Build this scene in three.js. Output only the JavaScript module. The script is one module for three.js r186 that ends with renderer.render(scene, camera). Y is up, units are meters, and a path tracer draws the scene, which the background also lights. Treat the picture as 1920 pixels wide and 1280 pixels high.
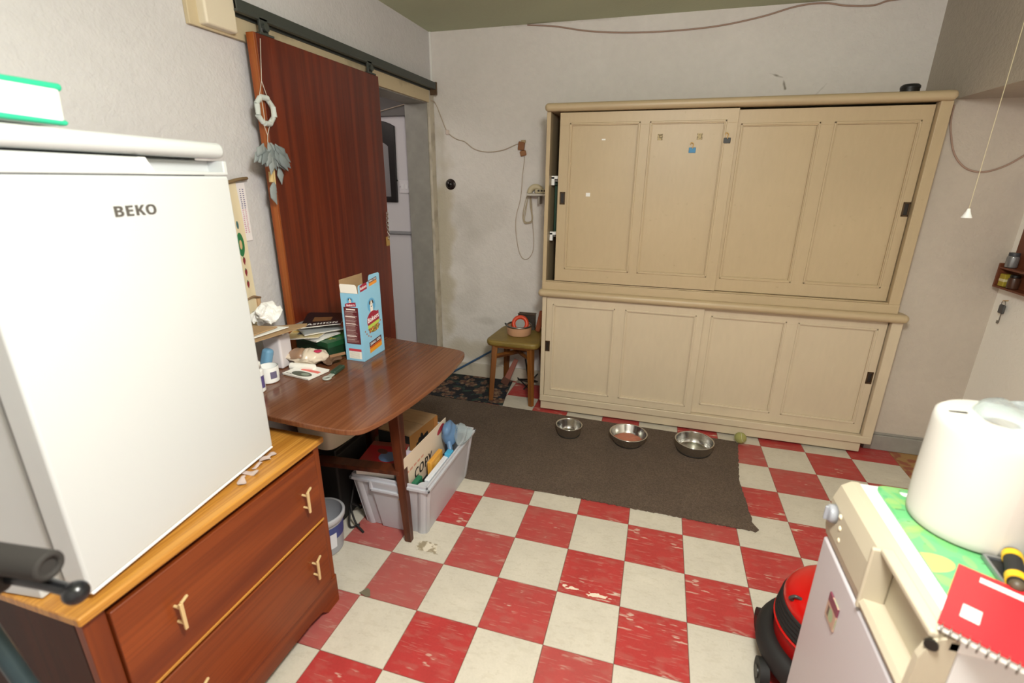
import * as THREE from 'three';
import { RoundedBoxGeometry } from 'three/addons/geometries/RoundedBoxGeometry.js';
import { mergeGeometries } from 'three/addons/utils/BufferGeometryUtils.js';
import { TextGeometry } from 'three/addons/geometries/TextGeometry.js';
import { FontLoader } from 'three/addons/loaders/FontLoader.js';
import { RectAreaLightUniformsLib } from 'three/addons/lights/RectAreaLightUniformsLib.js';

// ---------------------------------------------------------------- camera, lights, exposure
RectAreaLightUniformsLib.init();
const scene = new THREE.Scene();
const camera = new THREE.PerspectiveCamera(70.0, 1.5, 0.05, 30);
camera.position.set(0.9192, 1.4489, 1.4141);
camera.rotation.set(-0.32213, 0.28624, 0.00931, 'YXZ');
const renderer = new THREE.WebGLRenderer({ antialias: true });
renderer.toneMapping = THREE.LinearToneMapping;
renderer.toneMappingExposure = 0.86;
camera.focus = 2.6; camera.userData.fStop = 2.8;
renderer.shadowMap.enabled = true;
scene.background = new THREE.Color(0x000000);
const LAMP = { x: 1.0, y: 2.0, z: 1.0, r: 0.2, h: 0.18, color: 0xfffcf6, down: 76, round: 6.4 };   // added unseen pendant; drum form shaped to throw most light downward
const HALL = { color: 0xfff4ea, intensity: 0.6 };
{
  const d = new THREE.RectAreaLight(LAMP.color, LAMP.down, 0.34, 0.34); d.position.set(LAMP.x, LAMP.y - LAMP.h / 2 - 0.012, LAMP.z); d.lookAt(LAMP.x, -5, LAMP.z + 1e-3); d.name = 'added_pendant_down_glow'; scene.add(d);
  const l = new THREE.PointLight(LAMP.color, LAMP.round, 0, 2); l.position.set(LAMP.x, LAMP.y, LAMP.z); l.shadow.radius = 6; l.castShadow = true; l.name = 'added_pendant_glow'; scene.add(l);
}

// ---------------------------------------------------------------- room sizes (metres)
const XL = -0.617, ZB = -1.863, YC = 2.332, XBEAM = 2.16, YBEAM = 1.813, ZP = -1.543, XR = 2.555, ZF = 2.2, T = 0.2286;

// ---------------------------------------------------------------- helpers
function rng(seed) { let s = seed >>> 0; return () => { s = (s + 0x6d2b79f5) | 0; let t = Math.imul(s ^ (s >>> 15), 1 | s); t = (t + Math.imul(t ^ (t >>> 7), 61 | t)) ^ t; return ((t ^ (t >>> 14)) >>> 0) / 4294967296; }; }
const R = rng(7);
const lerp = (a, b, t) => a + (b - a) * t, clamp = (x, a = 0, b = 1) => Math.min(b, Math.max(a, x)), sstep = (a, b, x) => { const t = clamp((x - a) / (b - a)); return t * t * (3 - 2 * t); };
function hash(x, y, s) { let h = Math.imul(x, 374761393) ^ Math.imul(y, 668265263) ^ Math.imul(s, 974634777); h = Math.imul(h ^ (h >>> 13), 1274126177); return ((h ^ (h >>> 16)) >>> 0) / 4294967296; }
function vnoise(x, y, px, py, s) {          // periodic value noise
  const x0 = Math.floor(x), y0 = Math.floor(y), fx = x - x0, fy = y - y0, u = fx * fx * (3 - 2 * fx), v = fy * fy * (3 - 2 * fy);
  const m = (a, n) => ((a % n) + n) % n;
  const a = hash(m(x0, px), m(y0, py), s), b = hash(m(x0 + 1, px), m(y0, py), s), c = hash(m(x0, px), m(y0 + 1, py), s), d = hash(m(x0 + 1, px), m(y0 + 1, py), s);
  return lerp(lerp(a, b, u), lerp(c, d, u), v);
}
function fbm(u, v, fx, fy, oct, s) { let t = 0, a = 0.5, n = 0; for (let i = 0; i < oct; i++) { t += a * vnoise(u * fx, v * fy, fx, fy, s + i); n += a; a *= 0.5; fx *= 2; fy *= 2; } return t / n; }
const lin = (hex) => { const c = new THREE.Color(hex); return [c.r, c.g, c.b]; };
const toS = (x) => (x <= 0.0031308 ? 12.92 * x : 1.055 * Math.pow(x, 1 / 2.4) - 0.055);
const mix3 = (a, b, t) => [lerp(a[0], b[0], t), lerp(a[1], b[1], t), lerp(a[2], b[2], t)];
function dataTex(w, h, fn, opt = {}) {       // fn(u, v) -> [r, g, b] linear (colour) or number (data)
  const d = new Uint8Array(w * h * 4);
  for (let j = 0; j < h; j++) for (let i = 0; i < w; i++) {
    const r = fn((i + 0.5) / w, (j + 0.5) / h), o = (j * w + i) * 4;
    for (let k = 0; k < 3; k++) { const c = clamp(typeof r === 'number' ? r : r[k]); d[o + k] = Math.round(255 * (opt.data ? c : toS(c))); }
    d[o + 3] = 255;
  }
  const t = new THREE.DataTexture(d, w, h); t.wrapS = t.wrapT = THREE.RepeatWrapping; t.magFilter = THREE.LinearFilter; t.minFilter = THREE.LinearMipmapLinearFilter; t.generateMipmaps = true;
  if (!opt.data) t.colorSpace = THREE.SRGBColorSpace;
  if (opt.size) t.repeat.set(1 / opt.size[0], 1 / opt.size[1]);
  t.needsUpdate = true; return t;
}
function canvasTex(w, h, draw) {
  const c = document.createElement('canvas'); c.width = w; c.height = h; const g = c.getContext('2d'); draw(g, w, h);
  const t = new THREE.CanvasTexture(c); t.colorSpace = THREE.SRGBColorSpace; t.anisotropy = 8; return t;
}
const mat = (o) => new THREE.MeshStandardMaterial({ roughness: 0.6, ...o });
const plain = (hex, rough = 0.6, metal = 0) => mat({ color: hex, roughness: rough, metalness: metal });

function norm(g) { const n = g.index ? g.toNonIndexed() : g; for (const k of Object.keys(n.attributes)) if (!['position', 'normal', 'uv'].includes(k)) n.deleteAttribute(k); n.morphAttributes = {}; if (!n.attributes.normal) n.computeVertexNormals(); if (!n.attributes.uv) n.setAttribute('uv', new THREE.BufferAttribute(new Float32Array(n.attributes.position.count * 2), 2)); return n; }
function boxUV(g0, along = 'y') {            // planar uv in metres, the material's grain (v) along one axis
  const g = norm(g0), p = g.attributes.position, uv = g.attributes.uv, A = { x: 0, y: 1, z: 2 }[along];
  const va = new THREE.Vector3(), vb = new THREE.Vector3(), vc = new THREE.Vector3();
  for (let i = 0; i < p.count; i += 3) {
    va.fromBufferAttribute(p, i); vb.fromBufferAttribute(p, i + 1); vc.fromBufferAttribute(p, i + 2);
    const n = vb.clone().sub(va).cross(vc.clone().sub(va)), a = [Math.abs(n.x), Math.abs(n.y), Math.abs(n.z)], k = a[0] >= a[1] && a[0] >= a[2] ? 0 : a[1] >= a[2] ? 1 : 2;
    let [s, t] = k === 0 ? [2, 1] : k === 1 ? [0, 2] : [0, 1];
    if (s === A) [s, t] = [t, s];
    for (const [j, v] of [[i, va], [i + 1, vb], [i + 2, vc]]) { const q = v.toArray(); uv.setXY(j, q[s] + k * 0.137, q[t] + k * 0.311); }
  }
  return g;
}
const merged = (list) => (Array.isArray(list) ? (list.length === 1 ? list[0] : mergeGeometries(list.map(norm))) : list);
const used = new Map();
function numbered(n) { const k = used.get(n) || 0; used.set(n, k + 1); return k ? n + '_' + String(k).padStart(3, '0') : n; }
function obj(name, geo, material, parent = scene) {
  const m = new THREE.Mesh(merged(geo), material); m.name = numbered(name); m.castShadow = m.receiveShadow = true; parent.add(m); return m;
}
function tag(o, label, category, group) { o.userData.label = label; o.userData.category = category; if (group) o.userData.group = group; return o; }
function thing(name, label, category, pos = [0, 0, 0], turn = 0, group) {
  const o = new THREE.Group(); o.name = numbered(name); o.position.set(...pos); o.rotation.y = turn; scene.add(o); return tag(o, label, category, group);
}
function struct(name, geo, material, parent) { const m = obj(name, geo, material, parent || scene); if (!parent) m.userData.kind = 'structure'; return m; }
// boxes: by centre, or by two corners
function rb(w, h, d, x = 0, y = 0, z = 0, r = 0.002, seg = 2) { const k = Math.min(r, w / 2.02, h / 2.02, d / 2.02); return new RoundedBoxGeometry(w, h, d, seg, k).translate(x, y, z); }
const bb = (x0, x1, y0, y1, z0, z1, r = 0.0015, seg = 1) => rb(x1 - x0, y1 - y0, z1 - z0, (x0 + x1) / 2, (y0 + y1) / 2, (z0 + z1) / 2, r, seg);
const hard = (x0, x1, y0, y1, z0, z1) => new THREE.BoxGeometry(x1 - x0, y1 - y0, z1 - z0).translate((x0 + x1) / 2, (y0 + y1) / 2, (z0 + z1) / 2);
const cyl = (r1, r2, h, x = 0, y = 0, z = 0, seg = 24) => new THREE.CylinderGeometry(r1, r2, h, seg).translate(x, y, z);
const lathe = (pts, seg = 40) => new THREE.LatheGeometry(pts.map(([a, b]) => new THREE.Vector2(a, b)), seg);
const V3 = (a) => new THREE.Vector3(...a);
function tube(pts, r, n = 0, seg = 8, closed = false) { return new THREE.TubeGeometry(new THREE.CatmullRomCurve3(pts.map(V3), closed, 'centripetal'), n || pts.length * 8, r, seg, closed); }
function bar(a, b, w, d, r = 0.002, w2) {    // square bar from a to b (w2: width at b)
  const A = V3(a), B = V3(b), L = A.distanceTo(B), g = rb(w, L, d, 0, 0, 0, r);
  if (w2) { const p = g.attributes.position; for (let i = 0; i < p.count; i++) { const k = lerp(1, w2 / w, p.getY(i) / L + 0.5); p.setX(i, p.getX(i) * k); p.setZ(i, p.getZ(i) * k); } }
  const q = new THREE.Quaternion().setFromUnitVectors(new THREE.Vector3(0, 1, 0), B.clone().sub(A).normalize());
  return g.applyQuaternion(q).translate((a[0] + b[0]) / 2, (a[1] + b[1]) / 2, (a[2] + b[2]) / 2);
}
function rod(a, b, r, r2 = r, seg = 14) { const A = V3(a), B = V3(b), g = new THREE.CylinderGeometry(r2, r, A.distanceTo(B), seg); return g.applyQuaternion(new THREE.Quaternion().setFromUnitVectors(new THREE.Vector3(0, 1, 0), B.clone().sub(A).normalize())).translate((a[0] + b[0]) / 2, (a[1] + b[1]) / 2, (a[2] + b[2]) / 2); }
function shape(pts) { const s = new THREE.Shape(); pts.forEach(([x, y], i) => (i ? s.lineTo(x, y) : s.moveTo(x, y))); s.closePath(); return s; }
function slab(pts, y0, y1, bev = 0.002) {    // flat slab from an outline in (x, z)
  const g = new THREE.ExtrudeGeometry(shape(pts.map(([x, z]) => [x, -z])), { depth: y1 - y0 - 2 * bev, bevelEnabled: bev > 0, bevelSize: bev, bevelThickness: bev, bevelSegments: 2, curveSegments: 8 });
  return g.rotateX(-Math.PI / 2).translate(0, y0 + bev, 0);
}
function roundOutline(pts, n = 8) {          // pts: [x, z, radius]
  const out = [];
  pts.forEach(([x, z, r], i) => {
    const a = pts[(i + pts.length - 1) % pts.length], b = pts[(i + 1) % pts.length];
    if (!r) { out.push([x, z]); return; }
    const da = Math.hypot(a[0] - x, a[1] - z), db = Math.hypot(b[0] - x, b[1] - z), p = [x + (a[0] - x) / da * r, z + (a[1] - z) / da * r], q = [x + (b[0] - x) / db * r, z + (b[1] - z) / db * r];
    for (let k = 0; k <= n; k++) { const t = k / n, u = 1 - t; out.push([u * u * p[0] + 2 * u * t * x + t * t * q[0], u * u * p[1] + 2 * u * t * z + t * t * q[1]]); }
  });
  return out;
}
function displace(g, amp, f, s) { const p = g.attributes.position; for (let i = 0; i < p.count; i++) { const x = p.getX(i), y = p.getY(i), z = p.getZ(i); const n = (k) => vnoise((x + 5) * f + k * 7, (y + 5) * f + (z + 5) * f * 0.77 + k * 3, 9999, 9999, s) - 0.5; p.setXYZ(i, x + n(1) * amp, y + n(2) * amp, z + n(3) * amp); } g.computeVertexNormals(); return g; }
const font = await new FontLoader().loadAsync('fonts/droid/droid_sans_bold.typeface.json');

// ---------------------------------------------------------------- materials
function woodTex(w, h, size, cols, o = {}) {
  const C = cols.map(lin), s = o.seed || 1;
  return dataTex(w, h, (u, v) => {
    const warp = (fbm(u, v, 3, 1, 2, s + 20) - 0.5) * (o.warp ?? 0.12);
    const band = fbm(u + warp, v, o.fx || 14, o.fy || 1, 4, s), fine = fbm(u, v, 90, 3, 2, s + 9), big = fbm(u, v, 2, 2, 2, s + 15);
    let c = mix3(C[0], C[1], sstep(0.3, 0.7, band)); c = mix3(c, C[2], (o.fine ?? 0.35) * sstep(0.45, 0.75, fine)); const k = 1 + (big - 0.5) * (o.big ?? 0.35);
    return [c[0] * k, c[1] * k, c[2] * k];
  }, { size });
}
const plasterBump = dataTex(512, 512, (u, v) => 0.6 * fbm(u, v, 40, 40, 3, 3) + 0.4 * fbm(u, v, 90, 90, 2, 8), { data: true, size: [0.6, 0.6] });
const wallTex = dataTex(512, 512, (u, v) => { const a = fbm(u, v, 4, 4, 4, 31), b = fbm(u, v, 60, 60, 2, 37); const k = 0.9 + 0.12 * a + 0.05 * (b - 0.5); return [0.71 * k, 0.695 * k, 0.685 * k]; }, { size: [1.6, 1.6] });
const M = {};
M.pier = mat({ map: wallTex, bumpMap: plasterBump, bumpScale: 0.0025, roughness: 0.85, color: 0xeae0d2 });  // same wall paint tinted down, standing in for shade by the bulkhead
M.wall = mat({ color: 0xf5f5f8, map: wallTex, bumpMap: plasterBump, bumpScale: 0.0025, roughness: 0.85 });
// back wall: the same paint with grey damp patches and scuffs (uv in metres from the corner)
const backTex = dataTex(1024, 1024, (u, v) => {
  const x = u * 2.8, y = v * 2.4, a = fbm(u, v, 6, 6, 4, 31), b = fbm(u, v, 100, 100, 2, 37); const k = 0.9 + 0.12 * a + 0.05 * (b - 0.5); let c = [0.80 * k, 0.765 * k, 0.725 * k];
  const blot = (cx, cy, rx, ry, col, am, s) => { const d = Math.hypot((x - cx) / rx, (y - cy) / ry) + (fbm(u, v, 18, 18, 3, s) - 0.5) * 1.1; c = mix3(c, col, am * (1 - sstep(0.35, 1.05, d))); };
  const dk = [0.24, 0.22, 0.17], ye = [0.52, 0.46, 0.33];
  blot(0.3, 1.2, 0.3, 0.22, dk, 0.16, 51); blot(0.2, 1.0, 0.16, 0.3, dk, 0.14, 52); blot(0.22, 0.6, 0.16, 0.14, dk, 0.16, 53); blot(0.36, 0.45, 0.12, 0.04, dk, 0.22, 54); blot(1.5, 2.1, 0.5, 0.3, dk, 0.05, 59); blot(0.06, 0.9, 0.09, 0.9, ye, 0.7, 55); blot(0.62, 0.7, 0.12, 0.2, dk, 0.1, 56); blot(0.3, 0.2, 0.4, 0.12, ye, 0.6, 57);
  const ln = (ax, ay, bx, by, w, am) => { const t = clamp(((x - ax) * (bx - ax) + (y - ay) * (by - ay)) / ((bx - ax) ** 2 + (by - ay) ** 2)), d = Math.hypot(x - ax - t * (bx - ax), y - ay - t * (by - ay)) + (fbm(u, v, 80, 80, 2, 60) - 0.5) * 0.012; if (d < w) c = mix3(c, [0.3, 0.27, 0.23], am * (1 - d / w)); };
  ln(2.03, 2.01, 2.1, 1.985, 0.006, 0.8); ln(2.1, 1.985, 2.12, 1.93, 0.005, 0.7); ln(2.22, 1.83, 2.32, 1.95, 0.005, 0.3); ln(0.5, 2.33, 1.2, 2.33, 0.01, 0.25);
  return c;
});
M.backWall = mat({ map: backTex, bumpMap: plasterBump, bumpScale: 0.0022, roughness: 0.85 });
M.ceiling = mat({ map: dataTex(256, 256, (u, v) => { const k = 0.92 + 0.16 * fbm(u, v, 5, 5, 3, 77); return [0.49 * k, 0.52 * k, 0.355 * k]; }, { size: [2, 2] }), bumpMap: plasterBump, bumpScale: 0.002, roughness: 0.75 });
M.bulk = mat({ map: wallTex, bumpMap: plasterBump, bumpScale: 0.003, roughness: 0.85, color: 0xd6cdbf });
const paintTex = dataTex(512, 512, (u, v) => { const a = fbm(u, v, 3, 3, 4, 41), b = fbm(u, v, 90, 20, 2, 43), s = fbm(u, v, 30, 30, 3, 46); let c = [0.495, 0.385, 0.235]; const k = 0.93 + 0.12 * a + 0.05 * (b - 0.5); c = [c[0] * k, c[1] * k, c[2] * k]; if (s > 0.8) c = mix3(c, [0.28, 0.2, 0.11], (s - 0.8) * 2); return c; }, { size: [0.9, 0.9] });
M.cream = mat({ map: paintTex, roughness: 0.42 });
const paleTex = dataTex(256, 256, (u, v) => { const k = 0.92 + 0.12 * fbm(u, v, 3, 3, 4, 48) + 0.05 * (fbm(u, v, 60, 14, 2, 49) - 0.5); return [0.63 * k, 0.53 * k, 0.38 * k]; }, { size: [0.9, 0.9] });
M.creamLow = mat({ map: paleTex, roughness: 0.45 });
M.dirtyTrim = mat({ map: dataTex(256, 256, (u, v) => { const a = fbm(u, v, 6, 6, 4, 91); return mix3([0.58, 0.53, 0.43], [0.38, 0.34, 0.27], 0.8 * sstep(0.5, 0.78, a)); }, { size: [0.5, 0.5] }), roughness: 0.6 });
M.greyTrim = mat({ map: dataTex(128, 128, (u, v) => { const k = 0.85 + 0.3 * fbm(u, v, 8, 8, 3, 92); return [0.30 * k, 0.29 * k, 0.26 * k]; }, { size: [0.4, 0.4] }), roughness: 0.6 });
M.door = mat({ map: woodTex(512, 512, [0.62, 1.6], [0x591d0e, 0x702a12, 0x48160b], { seed: 5, fx: 24, fy: 2, warp: 0.03, fine: 0.4, big: 0.35 }), roughness: 0.33 });
M.doorEdge = mat({ map: woodTex(128, 512, [0.1, 1.2], [0x8d4416, 0xa65a22, 0x70330f], { seed: 15, fx: 4 }), roughness: 0.5 });
M.chest = mat({ map: woodTex(512, 512, [0.5, 0.9], [0x6a2c0c, 0x823c14, 0x561f08], { seed: 25, fx: 7, warp: 0.25, fine: 0.3, big: 0.45 }), roughness: 0.42 });
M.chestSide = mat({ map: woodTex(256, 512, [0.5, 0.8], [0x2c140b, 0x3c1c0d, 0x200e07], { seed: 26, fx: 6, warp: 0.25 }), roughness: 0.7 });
M.chestTop = mat({ map: woodTex(512, 512, [0.4, 0.8], [0xa06a26, 0xbd873a, 0x86521e], { seed: 27, fx: 10, warp: 0.1, fine: 0.5 }), roughness: 0.34 });
M.table = mat({ map: woodTex(512, 512, [0.34, 0.9], [0x6b4029, 0x774b31, 0x5e3822], { seed: 28, fx: 44, warp: 0.02, fine: 0.6, big: 0.12 }), roughness: 0.2 });
M.tableLeg = mat({ map: woodTex(128, 256, [0.1, 0.5], [0x47200f, 0x5c2c15, 0x35160a], { seed: 29, fx: 5 }), roughness: 0.4 });
M.stoolWood = mat({ map: woodTex(128, 256, [0.1, 0.5], [0x754519, 0x8c5822, 0x603714], { seed: 30, fx: 5 }), roughness: 0.5 });
M.mustard = mat({ map: dataTex(128, 128, (u, v) => { const k = 0.8 + 0.35 * fbm(u, v, 6, 6, 3, 65); return [0.24 * k, 0.165 * k, 0.035 * k]; }, { size: [0.3, 0.3] }), roughness: 0.5 });
M.white = plain(0xf2f3f1, 0.3); M.whiteMatt = plain(0xeeeeea, 0.7); M.fridge = plain(0xc3c7c7, 0.32); M.seal = plain(0xb9bbb8, 0.6); M.fridgeGap = plain(0x8f9291, 0.5);
M.steel = mat({ color: 0xc9c8c4, roughness: 0.2, metalness: 1 }); M.steelDull = mat({ color: 0x8f8d88, roughness: 0.38, metalness: 1 }); M.brass = mat({ color: 0xcda765, roughness: 0.4, metalness: 0.6 });
M.black = plain(0x14130f, 0.45); M.blackRub = plain(0x191817, 0.7); M.darkMetal = mat({ color: 0x4a4f4b, roughness: 0.5, metalness: 0.35 });
M.card = mat({ map: dataTex(128, 128, (u, v) => { const k = 0.85 + 0.25 * fbm(u, v, 5, 20, 3, 81); return [0.42 * k, 0.27 * k, 0.14 * k]; }, { size: [0.3, 0.3] }), roughness: 0.8 });
M.cable = plain(0xb9aa98, 0.6); M.cablePink = plain(0xa98e7e, 0.6);
M.crate = mat({ color: 0xb9bbc2, roughness: 0.45 });
M.clear = new THREE.MeshPhysicalMaterial({ color: 0xdfe8ea, roughness: 0.15, transmission: 0.75, thickness: 0, ior: 1.3 });
M.blueClear = new THREE.MeshPhysicalMaterial({ color: 0x7fa6cf, roughness: 0.18, transmission: 0.45, thickness: 0, ior: 1.3 });
M.paper = mat({ color: 0xf3f0e8, roughness: 0.9 });

// ---------------------------------------------------------------- floor: every tile its own piece
{
  const floor = new THREE.Group(); floor.name = 'floor'; floor.userData.kind = 'structure'; scene.add(floor);
  obj('subfloor', hard(-0.8, 2.75, -0.12, -0.0045, -2.05, ZF + 0.15), plain(0x3a3029, 0.9), floor);
  const redTex = (s, wear = 1, dust = 0) => dataTex(256, 256, (u, v) => {
    const big = fbm(u, v, 3, 3, 3, s), gr = fbm(u, v, 60, 60, 2, s + 5); let k = 0.86 + 0.22 * big + 0.12 * (gr - 0.5); let c = [0.43 * k, 0.042 * k, 0.04 * k];
    c = mix3(c, [0.4, 0.15, 0.12], 0.3 * sstep(0.5, 0.8, fbm(u, v, 5, 12, 3, s + 7)));
    const zone = sstep(0.56, 0.74, fbm(u, v, 3, 4, 2, s + 11)), fl = fbm(u, v, 6, 26, 3, s + 13); c = mix3(c, [0.62, 0.5, 0.4], (wear || 1) * zone * sstep(0.62, 0.76, fl));
    if (wear === 0.99) for (const [cx, cy, rx, ry] of [[0.24, 0.13, 0.13, 0.035], [0.64, 0.09, 0.2, 0.04], [0.1, 0.16, 0.05, 0.02]]) { const d = Math.hypot((u - cx) / rx, (v - cy) / ry) + (fbm(u, v, 14, 30, 3, 9) - 0.5) * 1.8; if (d < 0.9) c = [0.78, 0.68, 0.54]; }
    c = mix3(c, [0.36, 0.16, 0.14], dust * 0.45);
    const st = fbm(u, v, 5, 60, 2, s + 17); c = mix3(c, [0.5, 0.27, 0.22], 0.35 * sstep(0.72, 0.82, st));
    const e = Math.min(u, v, 1 - u, 1 - v); return mix3([0.16, 0.05, 0.04], c, sstep(0, 0.012, e) * 0.5 + 0.5);
  });
  const creamTex = (s, patch) => dataTex(256, 256, (u, v) => {
    const big = fbm(u, v, 3, 3, 3, s), gr = fbm(u, v, 50, 50, 2, s + 5); let k = 0.9 + 0.14 * big + 0.08 * (gr - 0.5); let c = [0.62 * k, 0.575 * k, 0.485 * k];
    c = mix3(c, [0.36, 0.3, 0.2], 0.14 * sstep(0.58, 0.76, fbm(u, v, 8, 22, 3, s + 7))); c = mix3(c, [0.3, 0.25, 0.17], 0.12 * sstep(0.76, 0.84, fbm(u, v, 26, 26, 2, s + 9)));
    if (patch) { const dx = u - patch[0], dy = v - patch[1]; const d = Math.max(Math.abs(dx + dy * 0.4) / 0.22, Math.abs(dy) / 0.13) + (fbm(u, v, 20, 20, 2, 3) - 0.5) * 0.5; if (d < 1) c = mix3(c, mix3([0.24, 0.18, 0.09], [0.74, 0.67, 0.54], sstep(0.44, 0.54, fbm(u, v, 9, 14, 4, 8))), 0.75 * (1 - sstep(0.75, 1, d))); }
    const e = Math.min(u, v, 1 - u, 1 - v); return mix3([0.3, 0.24, 0.16], c, sstep(0, 0.012, e) * 0.5 + 0.5);
  });
  const tm = (t) => mat({ map: t, roughness: 0.45 });
  const reds = [[101, 0.7], [133, 1], [151, 0.4, 0.5], [177, 0.9], [203, 0.25], [229, 0.8, 0.3]].map((a) => tm(redTex(...a))), creams = [301, 333, 351, 377].map((s) => tm(creamTex(s))), patch = tm(creamTex(399, [0.55, 0.3]));
  const stained = mat({ map: dataTex(128, 128, (u, v) => { const a = fbm(u, v, 6, 6, 3, 5); return mix3([0.3, 0.09, 0.05], [0.38, 0.22, 0.08], sstep(0.4, 0.65, a)); }), roughness: 0.6 });
  const tileGeo = rb(T - 0.0009, 0.0045, T - 0.0009, 0, 0, 0, 0.0006, 1), r = rng(11);
  const chipped = tm(redTex(133, 0.99)), dusty = tm(redTex(151, 0.35, 1));
  for (let c = -3; c <= 11; c++) for (let k = -9; k <= 9; k++) {
    let x0 = Math.max(c * T, XL + 0.001), x1 = Math.min((c + 1) * T, XR - 0.001), z0 = Math.max(k * T, ZB + 0.001), z1 = Math.min((k + 1) * T, ZF - 0.001);
    if (x1 - x0 < 0.02 || z1 - z0 < 0.02) continue;
    if (c * T > XBEAM && (k + 1) * T < ZP) continue;
    const red = (((c + k) % 2) + 2) % 2 === 0, full = x1 - x0 > T - 0.002 && z1 - z0 > T - 0.002;
    const m = c >= 10 && k <= -6 ? stained : c === 3 && k === -1 ? chipped : red && c <= 0 && k >= -1 && k <= 1 ? dusty : red ? reds[Math.floor(r() * reds.length)] : c === 0 && k === -1 ? patch : creams[Math.floor(r() * creams.length)];
    const t = obj('vinyl_tile', full ? tileGeo : rb(x1 - x0 - 0.0009, 0.0045, z1 - z0 - 0.0009, 0, 0, 0, 0.0006, 1), m, floor);
    t.position.set((x0 + x1) / 2, -0.00225 - 0.0003 * r(), (z0 + z1) / 2); t.rotation.y = r() < 0.5 && m !== patch && m !== chipped ? Math.PI : 0;
  }
}

// ---------------------------------------------------------------- room shell
struct('wall_back', (() => { const g = hard(XL - 0.16, XBEAM + 0.5, -0.1, YC + 0.1, ZB - 0.12, ZB); const q = norm(g), p = q.attributes.position; for (let i = 0; i < p.count; i++) q.attributes.uv.setXY(i, (p.getX(i) - XL) / 2.8, p.getY(i) / 2.4); return q; })(), M.backWall);
M.backWall.bumpMap = plasterBump.clone(); M.backWall.bumpMap.repeat.set(2.8 / 0.6, 2.4 / 0.6);
const DZ0 = -1.79, DZ1 = -0.98, DY = 1.925;                         // the doorway in the left wall
struct('wall_left', [hard(XL - 0.16, XL, -0.1, YC + 0.1, DZ1, ZF + 0.12), hard(XL - 0.16, XL, DY, YC + 0.1, DZ0, DZ1), hard(XL - 0.16, XL, -0.1, YC + 0.1, ZB - 0.01, DZ0)].map((g) => boxUV(g)), M.wall);
struct('wall_right', boxUV(hard(XR, XR + 0.12, -0.1, YC + 0.1, ZB - 0.12, ZF + 0.12)), mat({ color: 0xfaf7ee, bumpMap: plasterBump, bumpScale: 0.002, roughness: 0.85 }));
struct('wall_front', boxUV(hard(XL - 0.16, XR + 0.12, -0.1, YC + 0.1, ZF, ZF + 0.12)), M.wall);
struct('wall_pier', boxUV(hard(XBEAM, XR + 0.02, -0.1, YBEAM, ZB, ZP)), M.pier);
struct('beam_bulkhead', boxUV(hard(XBEAM, XR + 0.02, YBEAM, YC + 0.02, ZB - 0.02, ZF + 0.02)), M.bulk);
struct('ceiling', boxUV(hard(XL - 0.16, XR + 0.12, YC, YC + 0.12, ZB - 0.12, ZF + 0.12)), M.ceiling);
struct('baseboard_back', boxUV(bb(XL, 0.27, 0, 0.105, ZB, ZB + 0.018, 0.004), 'x'), M.dirtyTrim);
struct('baseboard_pier', [bb(XBEAM, XR, 0, 0.092, ZP, ZP + 0.018, 0.004), bb(XBEAM, XR, 0.092, 0.104, ZP, ZP + 0.01, 0.003)].map((g) => boxUV(g, 'x')), M.greyTrim);
struct('baseboard_right', boxUV(bb(XR - 0.018, XR, 0, 0.1, ZP + 0.02, ZF, 0.004), 'z'), M.greyTrim);
struct('trim_1', boxUV(bb(XL, XL + 0.014, DY + 0.11, YC, ZB, ZB + 0.012, 0.003)), M.whiteMatt);
// doorway lining, fascia and post
struct('door_frame', [bb(XL - 0.16, XL + 0.002, 0, DY - 0.003, DZ0, DZ0 + 0.012), bb(XL - 0.16, XL + 0.002, 0, DY - 0.003, DZ1 - 0.012, DZ1), bb(XL - 0.16, XL + 0.002, DY - 0.015, DY - 0.003, DZ0 + 0.012, DZ1 - 0.012)].map((g) => boxUV(g)), mat({ map: M.greyTrim.map, color: 0xffffff, roughness: 0.5 }));
struct('door_post', boxUV(bb(XL, XL + 0.02, 0.0, DY + 0.1, -1.853, DZ0 + 0.004, 0.003)), M.dirtyTrim);
struct('trim_2', [boxUV(bb(XL, XL + 0.018, 1.915, 2.005, -1.79, -0.03, 0.003), 'z')], mat({ map: M.dirtyTrim.map, color: 0xfff4dc, roughness: 0.6 }));
// the passage beyond the doorway
const XH = -1.9;
M.hall = plain(0xd3cfd3, 0.8);
struct('wall_passage_end', hard(XH - 0.1, XL - 0.161, -0.1, 2.35, -1.96, -1.83), M.hall);
struct('wall_passage_left', hard(XH - 0.1, XH, -0.1, 2.35, -1.83, 0.1), M.hall);
struct('wall_passage_front', hard(XH, XL - 0.161, -0.1, 2.35, 0.0, 0.1), M.hall);
struct('floor_passage', hard(XH, XL - 0.158, -0.1, -0.001, -1.83, 0.0), plain(0x4a3b30, 0.9));
struct('ceiling_passage', hard(XH, XL - 0.161, 2.25, 2.35, -1.83, 0.0), M.hall);
struct('beam_passage', bb(XH, XL - 0.162, 1.842, 2.25, -1.83, -1.795, 0.003), plain(0x6d6a68, 0.8));
struct('trim_3', [bb(XH, XL - 0.163, 1.055, 1.08, -1.83, -1.815, 0.004), bb(XH, XL - 0.163, 1.06, 1.074, -1.816, -1.808, 0.003)], plain(0x8f8f92, 0.5));

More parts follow.
